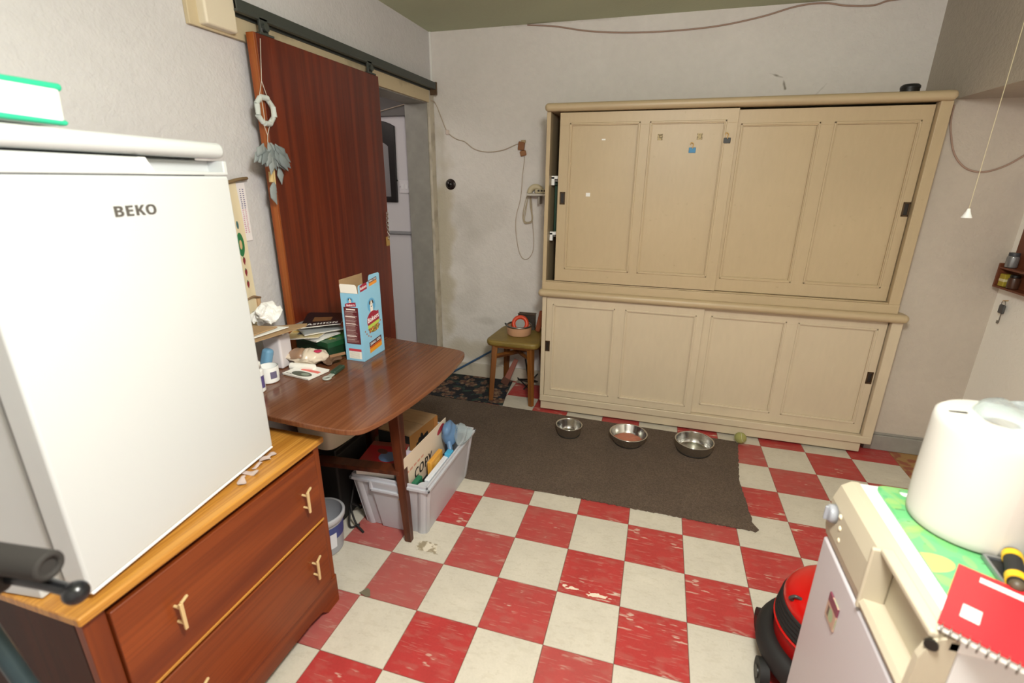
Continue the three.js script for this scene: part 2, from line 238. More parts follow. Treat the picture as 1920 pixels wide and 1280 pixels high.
// ---------------------------------------------------------------- lamps added out of view
{
  const t = thing('added_pendant_lamp', 'added unseen white drum pendant lamp under the kitchen ceiling', 'lamp', [LAMP.x, 0, LAMP.z]);
  obj('shade', lathe([[0, -LAMP.h / 2], [LAMP.r - 0.01, -LAMP.h / 2], [LAMP.r, -LAMP.h / 2 + 0.01], [LAMP.r, LAMP.h / 2 - 0.01], [LAMP.r - 0.01, LAMP.h / 2], [0, LAMP.h / 2]], 48).translate(0, LAMP.y, 0), mat({ color: 0xffffff, emissive: LAMP.color, emissiveIntensity: 3, roughness: 0.8 }), t);
  obj('cord', rod([0, LAMP.y + LAMP.h / 2, 0], [0, YC - 0.02, 0], 0.003), M.white, t); obj('ceiling_rose', lathe([[0, -0.03], [0.03, -0.028], [0.045, -0.01], [0.046, 0], [0, 0]], 28).translate(0, YC - 0.001, 0), M.white, t);
  const h = thing('added_passage_light', 'added unseen round opal light brightening the passage', 'added light', [-1.3, 2.25, -0.9]);  // added out of view to brighten the passage wall
  obj('base', cyl(0.1, 0.1, 0.02, 0, -0.011, 0), M.white, h);
  obj('globe', new THREE.SphereGeometry(0.085, 24, 12, 0, Math.PI * 2, Math.PI / 2, Math.PI / 2).translate(0, -0.021, 0), mat({ color: 0xffffff, emissive: HALL.color, emissiveIntensity: 2.5 }), h);
  const p = new THREE.PointLight(HALL.color, HALL.intensity, 0, 2); p.position.set(-1.3, 2.09, -0.9); p.castShadow = true; p.shadow.radius = 6; p.name = 'added_passage_glow'; scene.add(p);
}

// ---------------------------------------------------------------- big cream cupboard
{
  const t = thing('cupboard', 'tall cream painted cupboard with four sliding doors on two levels', 'cupboard');
  const X0 = 0.268, X1 = 2.118, L0 = 0.272, L1 = 2.155, FZ = -1.436, BZ = ZB + 0.006;
  obj('side_panel', boxUV(bb(X0, X0 + 0.022, 0.816, 1.795, BZ, FZ)), M.cream, t); obj('side_panel', boxUV(bb(X1 - 0.022, X1, 0.816, 1.795, BZ, FZ - 0.03)), M.cream, t);
  obj('side_panel', boxUV(bb(L0, L0 + 0.022, 0.07, 0.773, BZ, FZ - 0.02)), M.creamLow, t); obj('side_panel', boxUV(bb(L1 - 0.022, L1, 0.07, 0.773, BZ, FZ - 0.03)), M.creamLow, t);
  obj('back_panel', bb(X0 + 0.02, X1 - 0.02, 0.1, 1.79, BZ, BZ + 0.006), plain(0x8a7a5c, 0.8), t);
  obj('top_panel', boxUV(bb(X0, X1, 1.797, 1.82, BZ, FZ - 0.01)), M.cream, t);
  obj('bottom_panel', boxUV(bb(L0, L1, 0.07, 0.09, BZ, FZ - 0.02)), M.creamLow, t);
  obj('middle_panel', boxUV(bb(L0, L1, 0.778, 0.81, BZ, FZ + 0.001)), M.cream, t);
  obj('top_moulding', boxUV(rb(1.862, 0.042, 0.075, 1.19, 1.816, FZ - 0.007, 0.02, 5), 'x'), M.cream, t);
  obj('waist_moulding', boxUV(rb(1.915, 0.044, 0.085, 1.207, 0.795, FZ - 0.004, 0.021, 5), 'x'), M.cream, t);
  obj('upper_rail', [bb(X0, X1, 0.815, 0.862, FZ - 0.03, FZ + 0.004, 0.003), bb(X0 + 0.02, X1 - 0.02, 0.862, 0.868, FZ - 0.03, FZ - 0.004)].map((g) => boxUV(g, 'x')), M.cream, t);
  obj('stile', boxUV(bb(X1 - 0.05, X1, 0.86, 1.797, FZ - 0.05, FZ + 0.002, 0.004)), M.cream, t);
  obj('stile', boxUV(bb(L1 - 0.05, L1, 0.112, 0.775, FZ - 0.05, FZ + 0.002, 0.004)), M.creamLow, t); obj('stile', boxUV(bb(L0, L0 + 0.026, 0.112, 0.775, FZ - 0.05, FZ + 0.004, 0.004)), M.creamLow, t);
  obj('lower_rail', boxUV(bb(L0, L1, 0.07, 0.114, FZ - 0.04, FZ + 0.004, 0.005), 'x'), M.creamLow, t);
  obj('plinth', boxUV(bb(L0 + 0.005, 2.112, 0.012, 0.072, FZ - 0.035, FZ - 0.01, 0.003), 'x'), M.creamLow, t);
  for (const [y, c] of [[1.455, 0], [1.14, 1]]) { const s = obj('shelf', boxUV(bb(X0 + 0.023, X1 - 0.023, y - 0.02, y, BZ + 0.008, FZ - 0.085), 'x'), plain(0x9a9690, 0.7), t); obj('shelf_end', [bb(0.292, 0.338, y - 0.006, y + 0.012, FZ - 0.08, FZ - 0.055), bb(0.292, 0.31, y - 0.04, y + 0.006, FZ - 0.08, FZ - 0.055)], M.white, s); }
  function door(x0, x1, y0, y1, z, panels, pull, material) {          // panels: [x0, x1], y from py0 to py1
    const [py0, py1] = panels.y, fr = [], xs = [x0, ...panels.x.flat(), x1];
    fr.push(bb(x0, x1, py1, y1, z - 0.02, z), bb(x0, x1, y0, py0, z - 0.02, z));
    for (let i = 0; i < xs.length; i += 2) fr.push(bb(xs[i], xs[i + 1], py0 - 0.001, py1 + 0.001, z - 0.02, z));
    for (const [a, b] of panels.x) for (const [q0, q1, r0, r1] of [[a - 0.014, b + 0.014, py1 + 0.004, py1 + 0.014], [a - 0.014, b + 0.014, py0 - 0.014, py0 - 0.004], [a - 0.014, a - 0.004, py0 - 0.014, py1 + 0.014], [b + 0.004, b + 0.014, py0 - 0.014, py1 + 0.014]]) fr.push(bb(q0, q1, r0, r1, z - 0.002, z + 0.0035, 0.003, 2));
    const d = obj('door', fr.map((g) => boxUV(g)), material, t);
    for (const [a, b] of panels.x) obj('door_panel', boxUV(bb(a - 0.002, b + 0.002, py0 - 0.002, py1 + 0.002, z - 0.019, z - 0.009)), material, d);
    const [hx, hy] = pull, pz = z + 0.001;
    const fp = obj('finger_pull', [bb(hx - 0.015, hx + 0.015, hy + 0.026, hy + 0.034, pz - 0.004, pz + 0.003), bb(hx - 0.015, hx + 0.015, hy - 0.034, hy - 0.026, pz - 0.004, pz + 0.003), bb(hx - 0.015, hx - 0.008, hy - 0.033, hy + 0.033, pz - 0.004, pz + 0.003), bb(hx + 0.008, hx + 0.015, hy - 0.033, hy + 0.033, pz - 0.004, pz + 0.003)], mat({ color: 0x4d3a26, roughness: 0.4, metalness: 0.5 }), d);
    obj('recess', bb(hx - 0.009, hx + 0.009, hy - 0.027, hy + 0.027, pz - 0.004, pz - 0.0002, 0.0005), plain(0x1c140d, 0.5), fp);
    return d;
  }
  door(1.225, 2.064, 0.87, 1.785, FZ - 0.026, { y: [0.95, 1.708], x: [[1.272, 1.6], [1.685, 2.012]] }, [2.048, 1.325], M.cream);
  door(0.342, 1.241, 0.872, 1.79, FZ - 0.001, { y: [0.957, 1.724], x: [[0.41, 0.756], [0.83, 1.176]] }, [0.371, 1.346], M.cream);
  door(1.19, 2.1, 0.116, 0.77, FZ - 0.026, { y: [0.185, 0.71], x: [[1.262, 1.62], [1.702, 2.05]] }, [2.078, 0.45], M.creamLow);
  door(0.3, 1.206, 0.116, 0.768, FZ - 0.001, { y: [0.17, 0.712], x: [[0.352, 0.7], [0.786, 1.155]] }, [0.313, 0.452], M.creamLow);
  obj('paint_chip', bb(0.572, 0.592, 1.65, 1.657, FZ - 0.0105, FZ - 0.0088, 0.0004), M.whiteMatt, t); obj('paint_chip', bb(0.502, 0.526, 1.358, 1.378, FZ - 0.0105, FZ - 0.0088, 0.0004), M.whiteMatt, t);
  // stickers and hooks on the doors
  const hook = (x, y, label, dark) => { const h = thing('adhesive_hook', label, 'hook', [x, y, x < 1.1 ? FZ - 0.0098 : FZ - 0.001]); obj('plate', rb(0.034, 0.026, 0.004, 0, 0, 0.0022, 0.002), dark, h); obj('hook', tube([[0, 0.008, 0.004], [0.002, 0.03, 0.006], [-0.008, 0.036, 0.008], [-0.012, 0.026, 0.007]], 0.0022, 20), M.brass, h); };
  hook(1.04, 1.597, 'bright blue stick-on hook on the upper cream cupboard door', plain(0x2f7fae, 0.5)); hook(1.2, 1.641, 'black stick-on hook near the edge of an upper cupboard door', M.black);
  [[0.874, 'worn grey sticker on cupboard door nearer its middle stile'], [1.069, 'worn grey sticker on cupboard door above the blue hook']].forEach(([x, l], i) => tag(obj('sticker', rb(0.026, 0.03, 0.0012, x, 1.662, FZ - 0.0092, 0.0005), mat({ map: dataTex(32, 32, (u, v) => mix3([0.5, 0.4, 0.22], [0.22, 0.17, 0.1], sstep(0.45, 0.6, fbm(u, v, 5, 5, 2, 70 + i)))), roughness: 0.7 })), l, 'sticker', 'stickers on the cupboard door'));
  const g = thing('storage_tin', 'dark green upright box inside the open cupboard gap', 'box', [0.35, 1.141, -1.64]); obj('body', rb(0.1, 0.27, 0.16, 0, 0.136, 0, 0.004), plain(0x1f4a38, 0.5), g); obj('lid', rb(0.104, 0.02, 0.164, 0, 0.282, 0, 0.004), plain(0x173a2c, 0.5), g);
  const c = thing('black_tin', 'small black round tin on top of the cupboard', 'tin', [1.96, 1.8375, -1.5]); obj('body', lathe([[0, 0], [0.036, 0], [0.038, 0.004], [0.037, 0.03], [0.032, 0.036], [0, 0.037]], 28), M.black, c); obj('lid', lathe([[0.0385, 0.02], [0.0395, 0.022], [0.0385, 0.031], [0.03, 0.038], [0, 0.039]], 28), plain(0x1b1c1f, 0.35), c);
}

// ---------------------------------------------------------------- sliding door, track and what hangs there
{
  const tr = thing('sliding_door_track', 'dark metal sliding door track fixed along the wall', 'door track');
  obj('rail', [bb(-0.599, -0.552, 2.022, 2.03, -1.795, -0.19), bb(-0.599, -0.592, 1.985, 2.024, -1.795, -0.19), bb(-0.558, -0.552, 1.998, 2.024, -1.795, -0.19), bb(-0.572, -0.552, 1.99, 1.999, -1.795, -0.19)].map((g) => boxUV(g, 'z')), M.darkMetal, tr);
  obj('bracket', bb(-0.6, -0.55, 1.96, 2.035, -1.812, -1.797, 0.003), plain(0x5f4a34, 0.7, 0.2), tr);
  const d = new THREE.Group(); d.name = 'sliding_door'; scene.add(d); tag(d, 'dark red-brown wooden sliding door hanging from the track', 'door');
  obj('leaf', boxUV(bb(-0.574, -0.542, 0.02, 1.94, -1.075, -0.25, 0.002)), M.door, d);
  obj('edge_strip', boxUV(bb(-0.575, -0.541, 0.02, 1.94, -0.25, -0.238, 0.002)), M.doorEdge, d);
  for (const z of [-0.31, -1.02]) { const h = obj('hanger', [bb(-0.562, -0.552, 1.94, 2.0, z - 0.02, z + 0.02), bb(-0.575, -0.541, 1.94, 1.948, z - 0.035, z + 0.035), cyl(0.014, 0.014, 0.012, 0, 0, 0).rotateZ(Math.PI / 2).translate(-0.546, 1.968, z)], M.darkMetal, d); obj('nut', new THREE.CylinderGeometry(0.01, 0.01, 0.014, 6).translate(-0.557, 1.957, z + 0.01), M.black, h); }
  const hp = obj('hasp', bb(-0.5415, -0.5365, 1.085, 1.135, -1.068, -1.035, 0.001), M.brass, d);
  const ch = []; for (let i = 0; i < 12; i++) ch.push(new THREE.TorusGeometry(0.0075, 0.0018, 6, 12).scale(0.75, 1, 1).rotateY(i % 2 ? 0.3 : Math.PI / 2).translate(-0.533, 1.125 + i * 0.0125, -1.052 - Math.sin(i * 0.7) * 0.003));
  obj('chain', ch, M.steel, hp);

  // driftwood hanging on the door edge
  const h = thing('hanging_mobile', 'driftwood ring with pale grey shells hanging on the sliding door edge', 'wall hanging', [-0.528, 1.68, -0.229]);
  const dw = mat({ color: 0xc6cdc9, roughness: 0.8 }), gw = mat({ color: 0x8e9697, roughness: 0.8 });
  for (let i = 0; i < 8; i++) { const a = i * Math.PI / 4 + Math.PI / 8, b = a + Math.PI / 4, r = 0.042; obj('ring_stick', displace(rod([0.004 * (i % 2), r * 1.08 * Math.cos(a) * 1.04, r * Math.sin(a) * 1.04], [0.004 * (i % 2), r * 1.08 * Math.cos(b) * 1.04, r * Math.sin(b) * 1.04], 0.0098, 0.0085, 10), 0.003, 60, i), dw, h); }
  obj('cord', [tube([[0, 0.24, -0.025], [0, 0.1, -0.003]], 0.0012, 8, 5), tube([[0, 0.1, -0.003], [0, 0.044, 0.02]], 0.0012, 6, 5), tube([[0, 0.1, -0.003], [0, 0.044, -0.022]], 0.0012, 6, 5), tube([[0.008, 0.044, 0.02], [0.01, 0, 0.02], [0.008, -0.044, 0.018]], 0.0012, 10, 5), tube([[0.008, 0.044, -0.02], [0.01, 0, -0.02], [0.008, -0.044, -0.018]], 0.0012, 10, 5), tube([[0, -0.044, 0.018], [0, -0.085, 0.004]], 0.0012, 6, 5), tube([[0, -0.044, -0.018], [0, -0.085, 0.004], [0, -0.3, 0.018]], 0.0013, 12, 5)], plain(0xcfc8ba, 0.8), h);
  const shell = (L, w) => { const g = new THREE.SphereGeometry(1, 10, 8); const p = g.attributes.position; for (let i = 0; i < p.count; i++) { const y = p.getY(i), k = Math.pow(1 - Math.abs(y) * 0.55, 1.1) * (y < 0 ? 1 + y * 0.35 : 1); p.setXYZ(i, p.getX(i) * w * 0.45 * k, y * L / 2 - L / 2, p.getZ(i) * w * k); } g.computeVertexNormals(); return g; };
  const sg = [shell(0.062, 0.016), shell(0.072, 0.017), shell(0.054, 0.017)], r = rng(5);
  const put = (g, x, y, z, rx, rz, m) => { const s = obj('shell', g, m, h); s.position.set(x, y, z); s.rotation.set(rx, 0, rz); };
  for (let i = 0; i < 30; i++) { const a = ((i % 15) / 14 - 0.5) * 2; put(sg[i % 3], 0.008 + r() * 0.02 + (i < 15 ? 0 : 0.012), -0.106 - Math.abs(a) * 0.012 - r() * 0.026 - (i < 15 ? 0 : 0.024), a * (i < 15 ? 0.044 : 0.034) + 0.022, -a * 0.95 + (r() - 0.5) * 0.3, 0.1, r() < 0.5 ? gw : mat({ color: 0x757e80, roughness: 0.8 })); }
  obj('wood_bead', [rod([0.004, -0.215, 0.018], [0.004, -0.252, 0.022], 0.009), rod([0.006, -0.2, 0.004], [0.006, -0.26, 0.008], 0.004)], plain(0xc9b07a, 0.7), h);
  for (let i = 0; i < 5; i++) put(sg[i % 3], 0.006, -0.245 - i * 0.006, 0.022 + (i - 2) * 0.007, (i - 2) * 0.18, 0, gw);
  put(sg[1], 0.006, -0.19, -0.026, 0.05, 0, gw);

  // cream fabric strip with motifs
  const b = thing('fabric_wall_strip', 'long cream fabric strip with printed motifs hanging on a twig', 'wall hanging', [-0.606, 0, 0]);
  const bt = canvasTex(128, 512, (g, w, hh) => { g.fillStyle = '#e6d8b8'; g.fillRect(0, 0, w, hh); g.fillStyle = '#2f7a4a'; g.beginPath(); g.arc(60, 205, 40, 0, 7); g.fill(); g.fillStyle = '#d9b98c'; g.beginPath(); g.arc(60, 205, 16, 0, 7); g.fill(); g.fillStyle = '#4a6f74'; g.beginPath(); g.arc(62, 140, 13, 0, 7); g.fill(); for (const y of [258, 298, 340]) { g.fillStyle = '#8a3038'; g.beginPath(); g.arc(62, y, 9, 0, 7); g.arc(74, y, 9, 0, 7); g.fill(); g.beginPath(); g.moveTo(52, y + 3); g.lineTo(84, y + 3); g.lineTo(68, y + 18); g.fill(); g.fillStyle = '#3f6f4a'; g.fillRect(60, y - 12, 12, 6); } g.fillStyle = '#3d4a34'; for (let i = 0; i < 4; i++) for (let j = 0; j < 4; j++) if ((i * 3 + j * 5) % 4 !== 1) g.fillRect(44 + i * 12, 440 + j * 10, 9, 8); });
  { const g = new THREE.BoxGeometry(0.004, 0.575, 0.066, 1, 24, 6), p = g.attributes.position; for (let i = 0; i < p.count; i++) p.setX(i, p.getX(i) + 0.004 * Math.sin(p.getZ(i) * 60) + 0.002 * Math.sin(p.getY(i) * 14)); g.computeVertexNormals(); const m = obj('cloth', g, mat({ map: bt, roughness: 0.95 }), b); m.position.set(0.004, 1.145, -0.09); m.rotation.x = 0.03; }
  obj('twig', displace(tube([[0.008, 1.426, -0.06], [0.01, 1.437, -0.11], [0.008, 1.442, -0.165]], 0.0065, 16), 0.006, 40, 3), plain(0x7d6647, 0.9), b); obj('twig', displace(tube([[0.008, 0.99, -0.07], [0.012, 0.997, -0.1], [0.008, 0.985, -0.142]], 0.004, 14), 0.004, 40, 4), plain(0x8a6f55, 0.9), b);
  obj('tail', tube([[0.006, 0.985, -0.13], [0.008, 0.93, -0.128], [0.006, 0.875, -0.12]], 0.008, 14), plain(0xc6a27c, 0.9), b);
  const st = canvasTex(64, 256, (g, w, hh) => { g.fillStyle = '#e9e4e6'; g.fillRect(0, 0, w, hh); g.textAlign = 'center'; const r2 = rng(3); for (let k = 0; k < 2; k++) for (let y = 26; y < 220; y += 9) { g.fillStyle = y < 110 ? '#5b5a86' : '#c98aa4'; g.fillRect(16 + k * 20 + r2() * 3, y, 8 + r2() * 4, 4); } });
  tag(obj('paper_strip', rb(0.0015, 0.215, 0.04, -0.612, 1.318, -0.142, 0.0005), mat({ map: st, roughness: 0.9 })), 'narrow white paper strip with tiny handwriting pinned beside the fabric strip', 'paper note');
  // white cover box at the head of the track
  const s = thing('junction_box', 'cream cover box on the wall at the end of the door track', 'junction box', [XL, 0, 0]);
  obj('cover', rb(0.05, 0.125, 0.13, 0.026, 1.985, -0.132, 0.008, 3), plain(0xddd2bb, 0.5), s); obj('backplate', rb(0.012, 0.14, 0.15, 0.0065, 1.985, -0.13, 0.004), plain(0xd8cdb6, 0.6), s);
}

// ---------------------------------------------------------------- passage fittings
{
  const m = thing('wall_mirror', 'black framed mirror with an arched top on the passage wall', 'mirror', [-1.1, 0, -1.828]);
  const o = new THREE.Shape(); o.moveTo(-0.21, 1.285); o.lineTo(0.205, 1.285); o.lineTo(0.213, 1.78); o.bezierCurveTo(0.12, 1.84, -0.12, 1.84, -0.21, 1.78); o.closePath();
  const hole = new THREE.Path(); hole.moveTo(-0.16, 1.318); hole.lineTo(0.165, 1.318); hole.lineTo(0.165, 1.655); hole.bezierCurveTo(0.1, 1.72, -0.1, 1.72, -0.16, 1.655); hole.closePath(); o.holes.push(hole);
  obj('frame', new THREE.ExtrudeGeometry(o, { depth: 0.014, bevelSize: 0.003, bevelThickness: 0.003, bevelSegments: 2, curveSegments: 10 }), plain(0x15110f, 0.4), m);
  obj('glass', hard(-0.165, 0.17, 1.314, 1.71, 0.001, 0.004), mat({ color: 0xd8dcd8, roughness: 0.06, metalness: 1 }), m);
  obj('peg', rod([0.206, 1.43, 0.006], [0.218, 1.43, 0.012], 0.005), M.black, m);
  const s = thing('light_switch', 'white double light switch beside the black mirror', 'switch', [-0.831, 1.388, -1.829]);
  obj('plate', rb(0.086, 0.086, 0.009, 0, 0, 0.005, 0.004), plain(0xdcd8dc, 0.4), s); for (const x of [-0.016, 0.016]) obj('rocker', rb(0.018, 0.03, 0.006, x, 0, 0.0105, 0.002).rotateX(0.06), plain(0xe8e6e8, 0.35), s);
  for (const x of [-0.034, 0.034]) obj('screw', cyl(0.003, 0.003, 0.002, 0, 0, 0, 10).rotateX(Math.PI / 2).translate(x, 0, 0.0105), M.steelDull, s);
  tag(obj('grey_hose', tube([[-0.7, 0.75, -1.05], [-0.64, 0.71, -1.1], [-0.63, 0.64, -1.185], [-0.63, 0.55, -1.218], [-0.635, 0.35, -1.215], [-0.65, 0.012, -1.2]], 0.009, 60, 10), plain(0x9a9d9c, 0.5)), 'thin grey hose curving down in the doorway behind the table', 'hose');
}

// ---------------------------------------------------------------- cables and small fittings on the back wall
{
  const z = ZB + 0.004, c = (pts, dz = 0) => pts.map(([x, y]) => [x, y, z + dz]);
  tag(obj('ceiling_cable', tube(c([[0.035, 2.327], [0.2, 2.31], [0.395, 2.274], [0.61, 2.252], [0.876, 2.244], [1.125, 2.253], [1.334, 2.282], [1.5, 2.318], [1.62, 2.322], [1.72, 2.303], [1.85, 2.296], [1.9, 2.31], [2.1, 2.316]], 0.002), 0.0042, 120, 8), M.cablePink), 'pinkish cable sagging along the top of the back wall', 'cable');
  const wc = thing('wall_cable', 'thin beige cable drooping from the door post to a plug box', 'cable');
  obj('flex', tube([[-1.02, 1.86, -1.786], [-0.8, 1.905, -1.786], [-0.66, 1.93, -1.783], [-0.594, 1.93, -1.8], [-0.59, 1.92, z + 0.003], [-0.55, 1.83, z], [-0.508, 1.74, z], [-0.44, 1.695, z], [-0.39, 1.682, z], [-0.32, 1.635, z], [-0.232, 1.616, z], [-0.12, 1.626, z], [-0.02, 1.662, z], [0.0, 1.665, z]], 0.0032, 130, 7), M.cable, wc);
  obj('clip', rb(0.022, 0.03, 0.012, -0.508, 1.74, z + 0.003, 0.003), plain(0xd7c7bd, 0.6), wc);
  const jb = thing('bell_wire_box', 'little brown and beige connector box on the back wall', 'junction box', [0.008, 1.64, ZB]);
  obj('box', rb(0.042, 0.052, 0.022, 0, 0.01, 0.0115, 0.006, 3).rotateZ(-0.12), plain(0x8d5d38, 0.6), jb); obj('lower_box', rb(0.042, 0.034, 0.018, 0.004, -0.036, 0.0095, 0.012, 3).rotateZ(0.25), plain(0x9a6b44, 0.6), jb); obj('cap', rb(0.03, 0.02, 0.012, 0.014, 0.036, 0.012, 0.004), plain(0xb09a76, 0.6), jb);
  const fx = thing('looped_cable', 'thin grey cable hanging in a long loop beneath the brown box', 'cable');
  obj('flex', tube(c([[0.027, 1.605], [0.028, 1.56], [0.018, 1.47], [0.014, 1.4], [0.004, 1.31], [-0.018, 1.23], [-0.026, 1.16], [-0.016, 1.05], [0.006, 0.96], [0.03, 0.925], [0.062, 0.923], [0.095, 0.965], [0.104, 1.04], [0.097, 1.13], [0.09, 1.21], [0.085, 1.3], [0.075, 1.35]], 0.002), 0.0026, 110, 7), M.cable, fx);
  obj('coil', [tube(c([[0.07, 1.36], [0.045, 1.27], [0.032, 1.19], [0.05, 1.165], [0.085, 1.17], [0.095, 1.19], [0.085, 1.27], [0.072, 1.36]], 0.012), 0.0028, 70, 7), tube(c([[0.066, 1.36], [0.05, 1.25], [0.042, 1.18], [0.06, 1.172], [0.09, 1.185], [0.078, 1.29], [0.074, 1.36]], 0.018), 0.0028, 70, 7), tube(c([[0.062, 1.365], [0.04, 1.3], [0.026, 1.2], [0.04, 1.163], [0.07, 1.165]], 0.007), 0.0028, 50, 7)], plain(0xbcae93, 0.6), fx);
  const sh = thing('wall_shelf', 'narrow white bracket shelf on the wall beside the cupboard', 'shelf', [0, 0, 0]);
  obj('board', rb(0.185, 0.014, 0.1, 0.166, 1.352, ZB + 0.0505, 0.003), plain(0xcfc9be, 0.5), sh); obj('bracket', rb(0.012, 0.05, 0.08, 0.15, 1.319, ZB + 0.0405, 0.002), plain(0xa49c90, 0.5), sh);
  const k = thing('corded_handset', 'cream corded handset with dark vents lying on the wall shelf', 'handset', [0.14, 1.3595, ZB + 0.05]);
  obj('head', new THREE.TorusGeometry(0.038, 0.018, 12, 24, Math.PI).rotateY(0.2).translate(-0.02, 0.003, 0), plain(0xcabd9c, 0.5), k); obj('body', rb(0.11, 0.028, 0.05, 0.035, 0.0145, 0, 0.008, 3), plain(0xc4b898, 0.5), k);
  for (let i = 0; i < 4; i++) obj('vent', rb(0.014, 0.012, 0.006, 0.006 + i * 0.02, 0.017, 0.025, 0.003), plain(0x3a332b, 0.5), k);
  const kn = thing('round_knob', 'round dark brown knob high on the bare back wall', 'knob', [-0.497, 1.408, ZB]);
  obj('rose', lathe([[0.036, 0], [0.036, 0.006], [0.028, 0.012], [0, 0.013]], 32).rotateX(Math.PI / 2), plain(0x22140e, 0.3), kn); obj('knob', lathe([[0.012, 0.01], [0.02, 0.018], [0.022, 0.026], [0.016, 0.034], [0, 0.036]], 28).rotateX(Math.PI / 2), plain(0x120c0a, 0.2), kn);
  tag(obj('pier_cable', tube([[2.164, 1.79, ZP + 0.004], [2.166, 1.73, ZP + 0.004], [2.183, 1.66, ZP + 0.004], [2.22, 1.572, ZP + 0.004], [2.277, 1.515, ZP + 0.004], [2.343, 1.498, ZP + 0.004], [2.419, 1.522, ZP + 0.004], [2.5, 1.585, ZP + 0.004], [2.551, 1.64, ZP + 0.008]], 0.0042, 70, 8), M.cablePink), 'brownish cable hanging in a curve right of the cupboard', 'cable');
  const pc = thing('pull_cord', 'light pull cord with a small white bell end', 'pull cord', [1.95, 0, -0.735]);
  obj('cord', rod([0, 1.362, 0], [0, YC, 0], 0.001), plain(0xcabf9d, 0.8), pc); obj('bell', lathe([[0, 0.032], [0.004, 0.032], [0.006, 0.025], [0.009, 0.016], [0.016, 0.001], [0.0145, 0], [0, 0.003]], 24).translate(0, 1.332, 0), M.white, pc);
  obj('ceiling_rose', lathe([[0, -0.02], [0.02, -0.02], [0.035, -0.008], [0.036, 0], [0, 0]], 24).translate(0, YC - 0.001, 0), M.white, pc);
}

// ---------------------------------------------------------------- things on the right wall
{
  const s = thing('spice_rack', 'small brown wooden wall rack with two shelves of jars', 'wall rack', [XR, -0.012, 0.04]);
  const w = plain(0x6e3b22, 0.5);
  obj('back', bb(-0.01, -0.001, 0.985, 1.36, -1.532, -1.2), w, s); for (const y of [0.985, 1.075]) obj('shelf', bb(-0.058, -0.01, y, y + 0.009, -1.522, -1.21), w, s);
  for (const z of [-1.531, -1.21]) obj('side', bb(-0.06, -0.001, 0.985, 1.1, z, z + 0.009), w, s);
  const j = thing('glass_jar', 'clear jar with grey lid on the upper shelf of the rack', 'jar', [XR - 0.035, 1.0725, -1.45]); obj('jar', lathe([[0, 0], [0.021, 0], [0.023, 0.005], [0.023, 0.048], [0.018, 0.055]], 24), mat({ color: 0x8d8f90, roughness: 0.2, metalness: 0.5 }), j); obj('lid', cyl(0.02, 0.02, 0.014, 0, 0.062, 0), plain(0x3f4348, 0.4), j);
  const y1 = thing('spice_packet', 'yellow spice packet on the lower shelf of the rack', 'packet', [XR - 0.034, 0.9825, -1.45]); obj('box', rb(0.04, 0.058, 0.04, 0, 0.0295, 0, 0.004), plain(0xa8952c, 0.6), y1); obj('band', rb(0.0412, 0.016, 0.0412, 0, 0.03, 0, 0.004), plain(0xd8cfa0, 0.6), y1);
  const y2 = thing('spice_jar', 'dark brown spice jar on the lower shelf of the rack', 'jar', [XR - 0.035, 0.9825, -1.395]); obj('jar', lathe([[0, 0], [0.02, 0], [0.022, 0.004], [0.022, 0.045], [0.016, 0.052]], 20), plain(0x4a3022, 0.3), y2); obj('lid', cyl(0.018, 0.018, 0.012, 0, 0.0575, 0), M.black, y2);
  tag(obj('purple_card', rb(0.004, 0.09, 0.07, XR - 0.003, 1.42, -1.555 + 0.07, 0.001), plain(0x4c2f6a, 0.6)), 'purple card pinned to the wall above the rack', 'card');
  const k = thing('key_fob', 'grey key fob and key hanging on the wall below the rack', 'keys', [XR, 0, 0]);
  obj('fob', rb(0.012, 0.044, 0.036, -0.016, 0.873, -1.448, 0.006, 3), plain(0x4a4a4a, 0.4), k); obj('ring', new THREE.TorusGeometry(0.014, 0.0015, 6, 20).rotateY(Math.PI / 2).translate(-0.016, 0.9, -1.448), M.steelDull, k); obj('key', [bb(-0.014, -0.012, 0.805, 0.853, -1.45, -1.443), bb(-0.0145, -0.0115, 0.8, 0.815, -1.462, -1.448)], M.steelDull, k); obj('hook', rod([-0.001, 0.916, -1.448], [-0.022, 0.914, -1.448], 0.0022), M.brass, k);
}

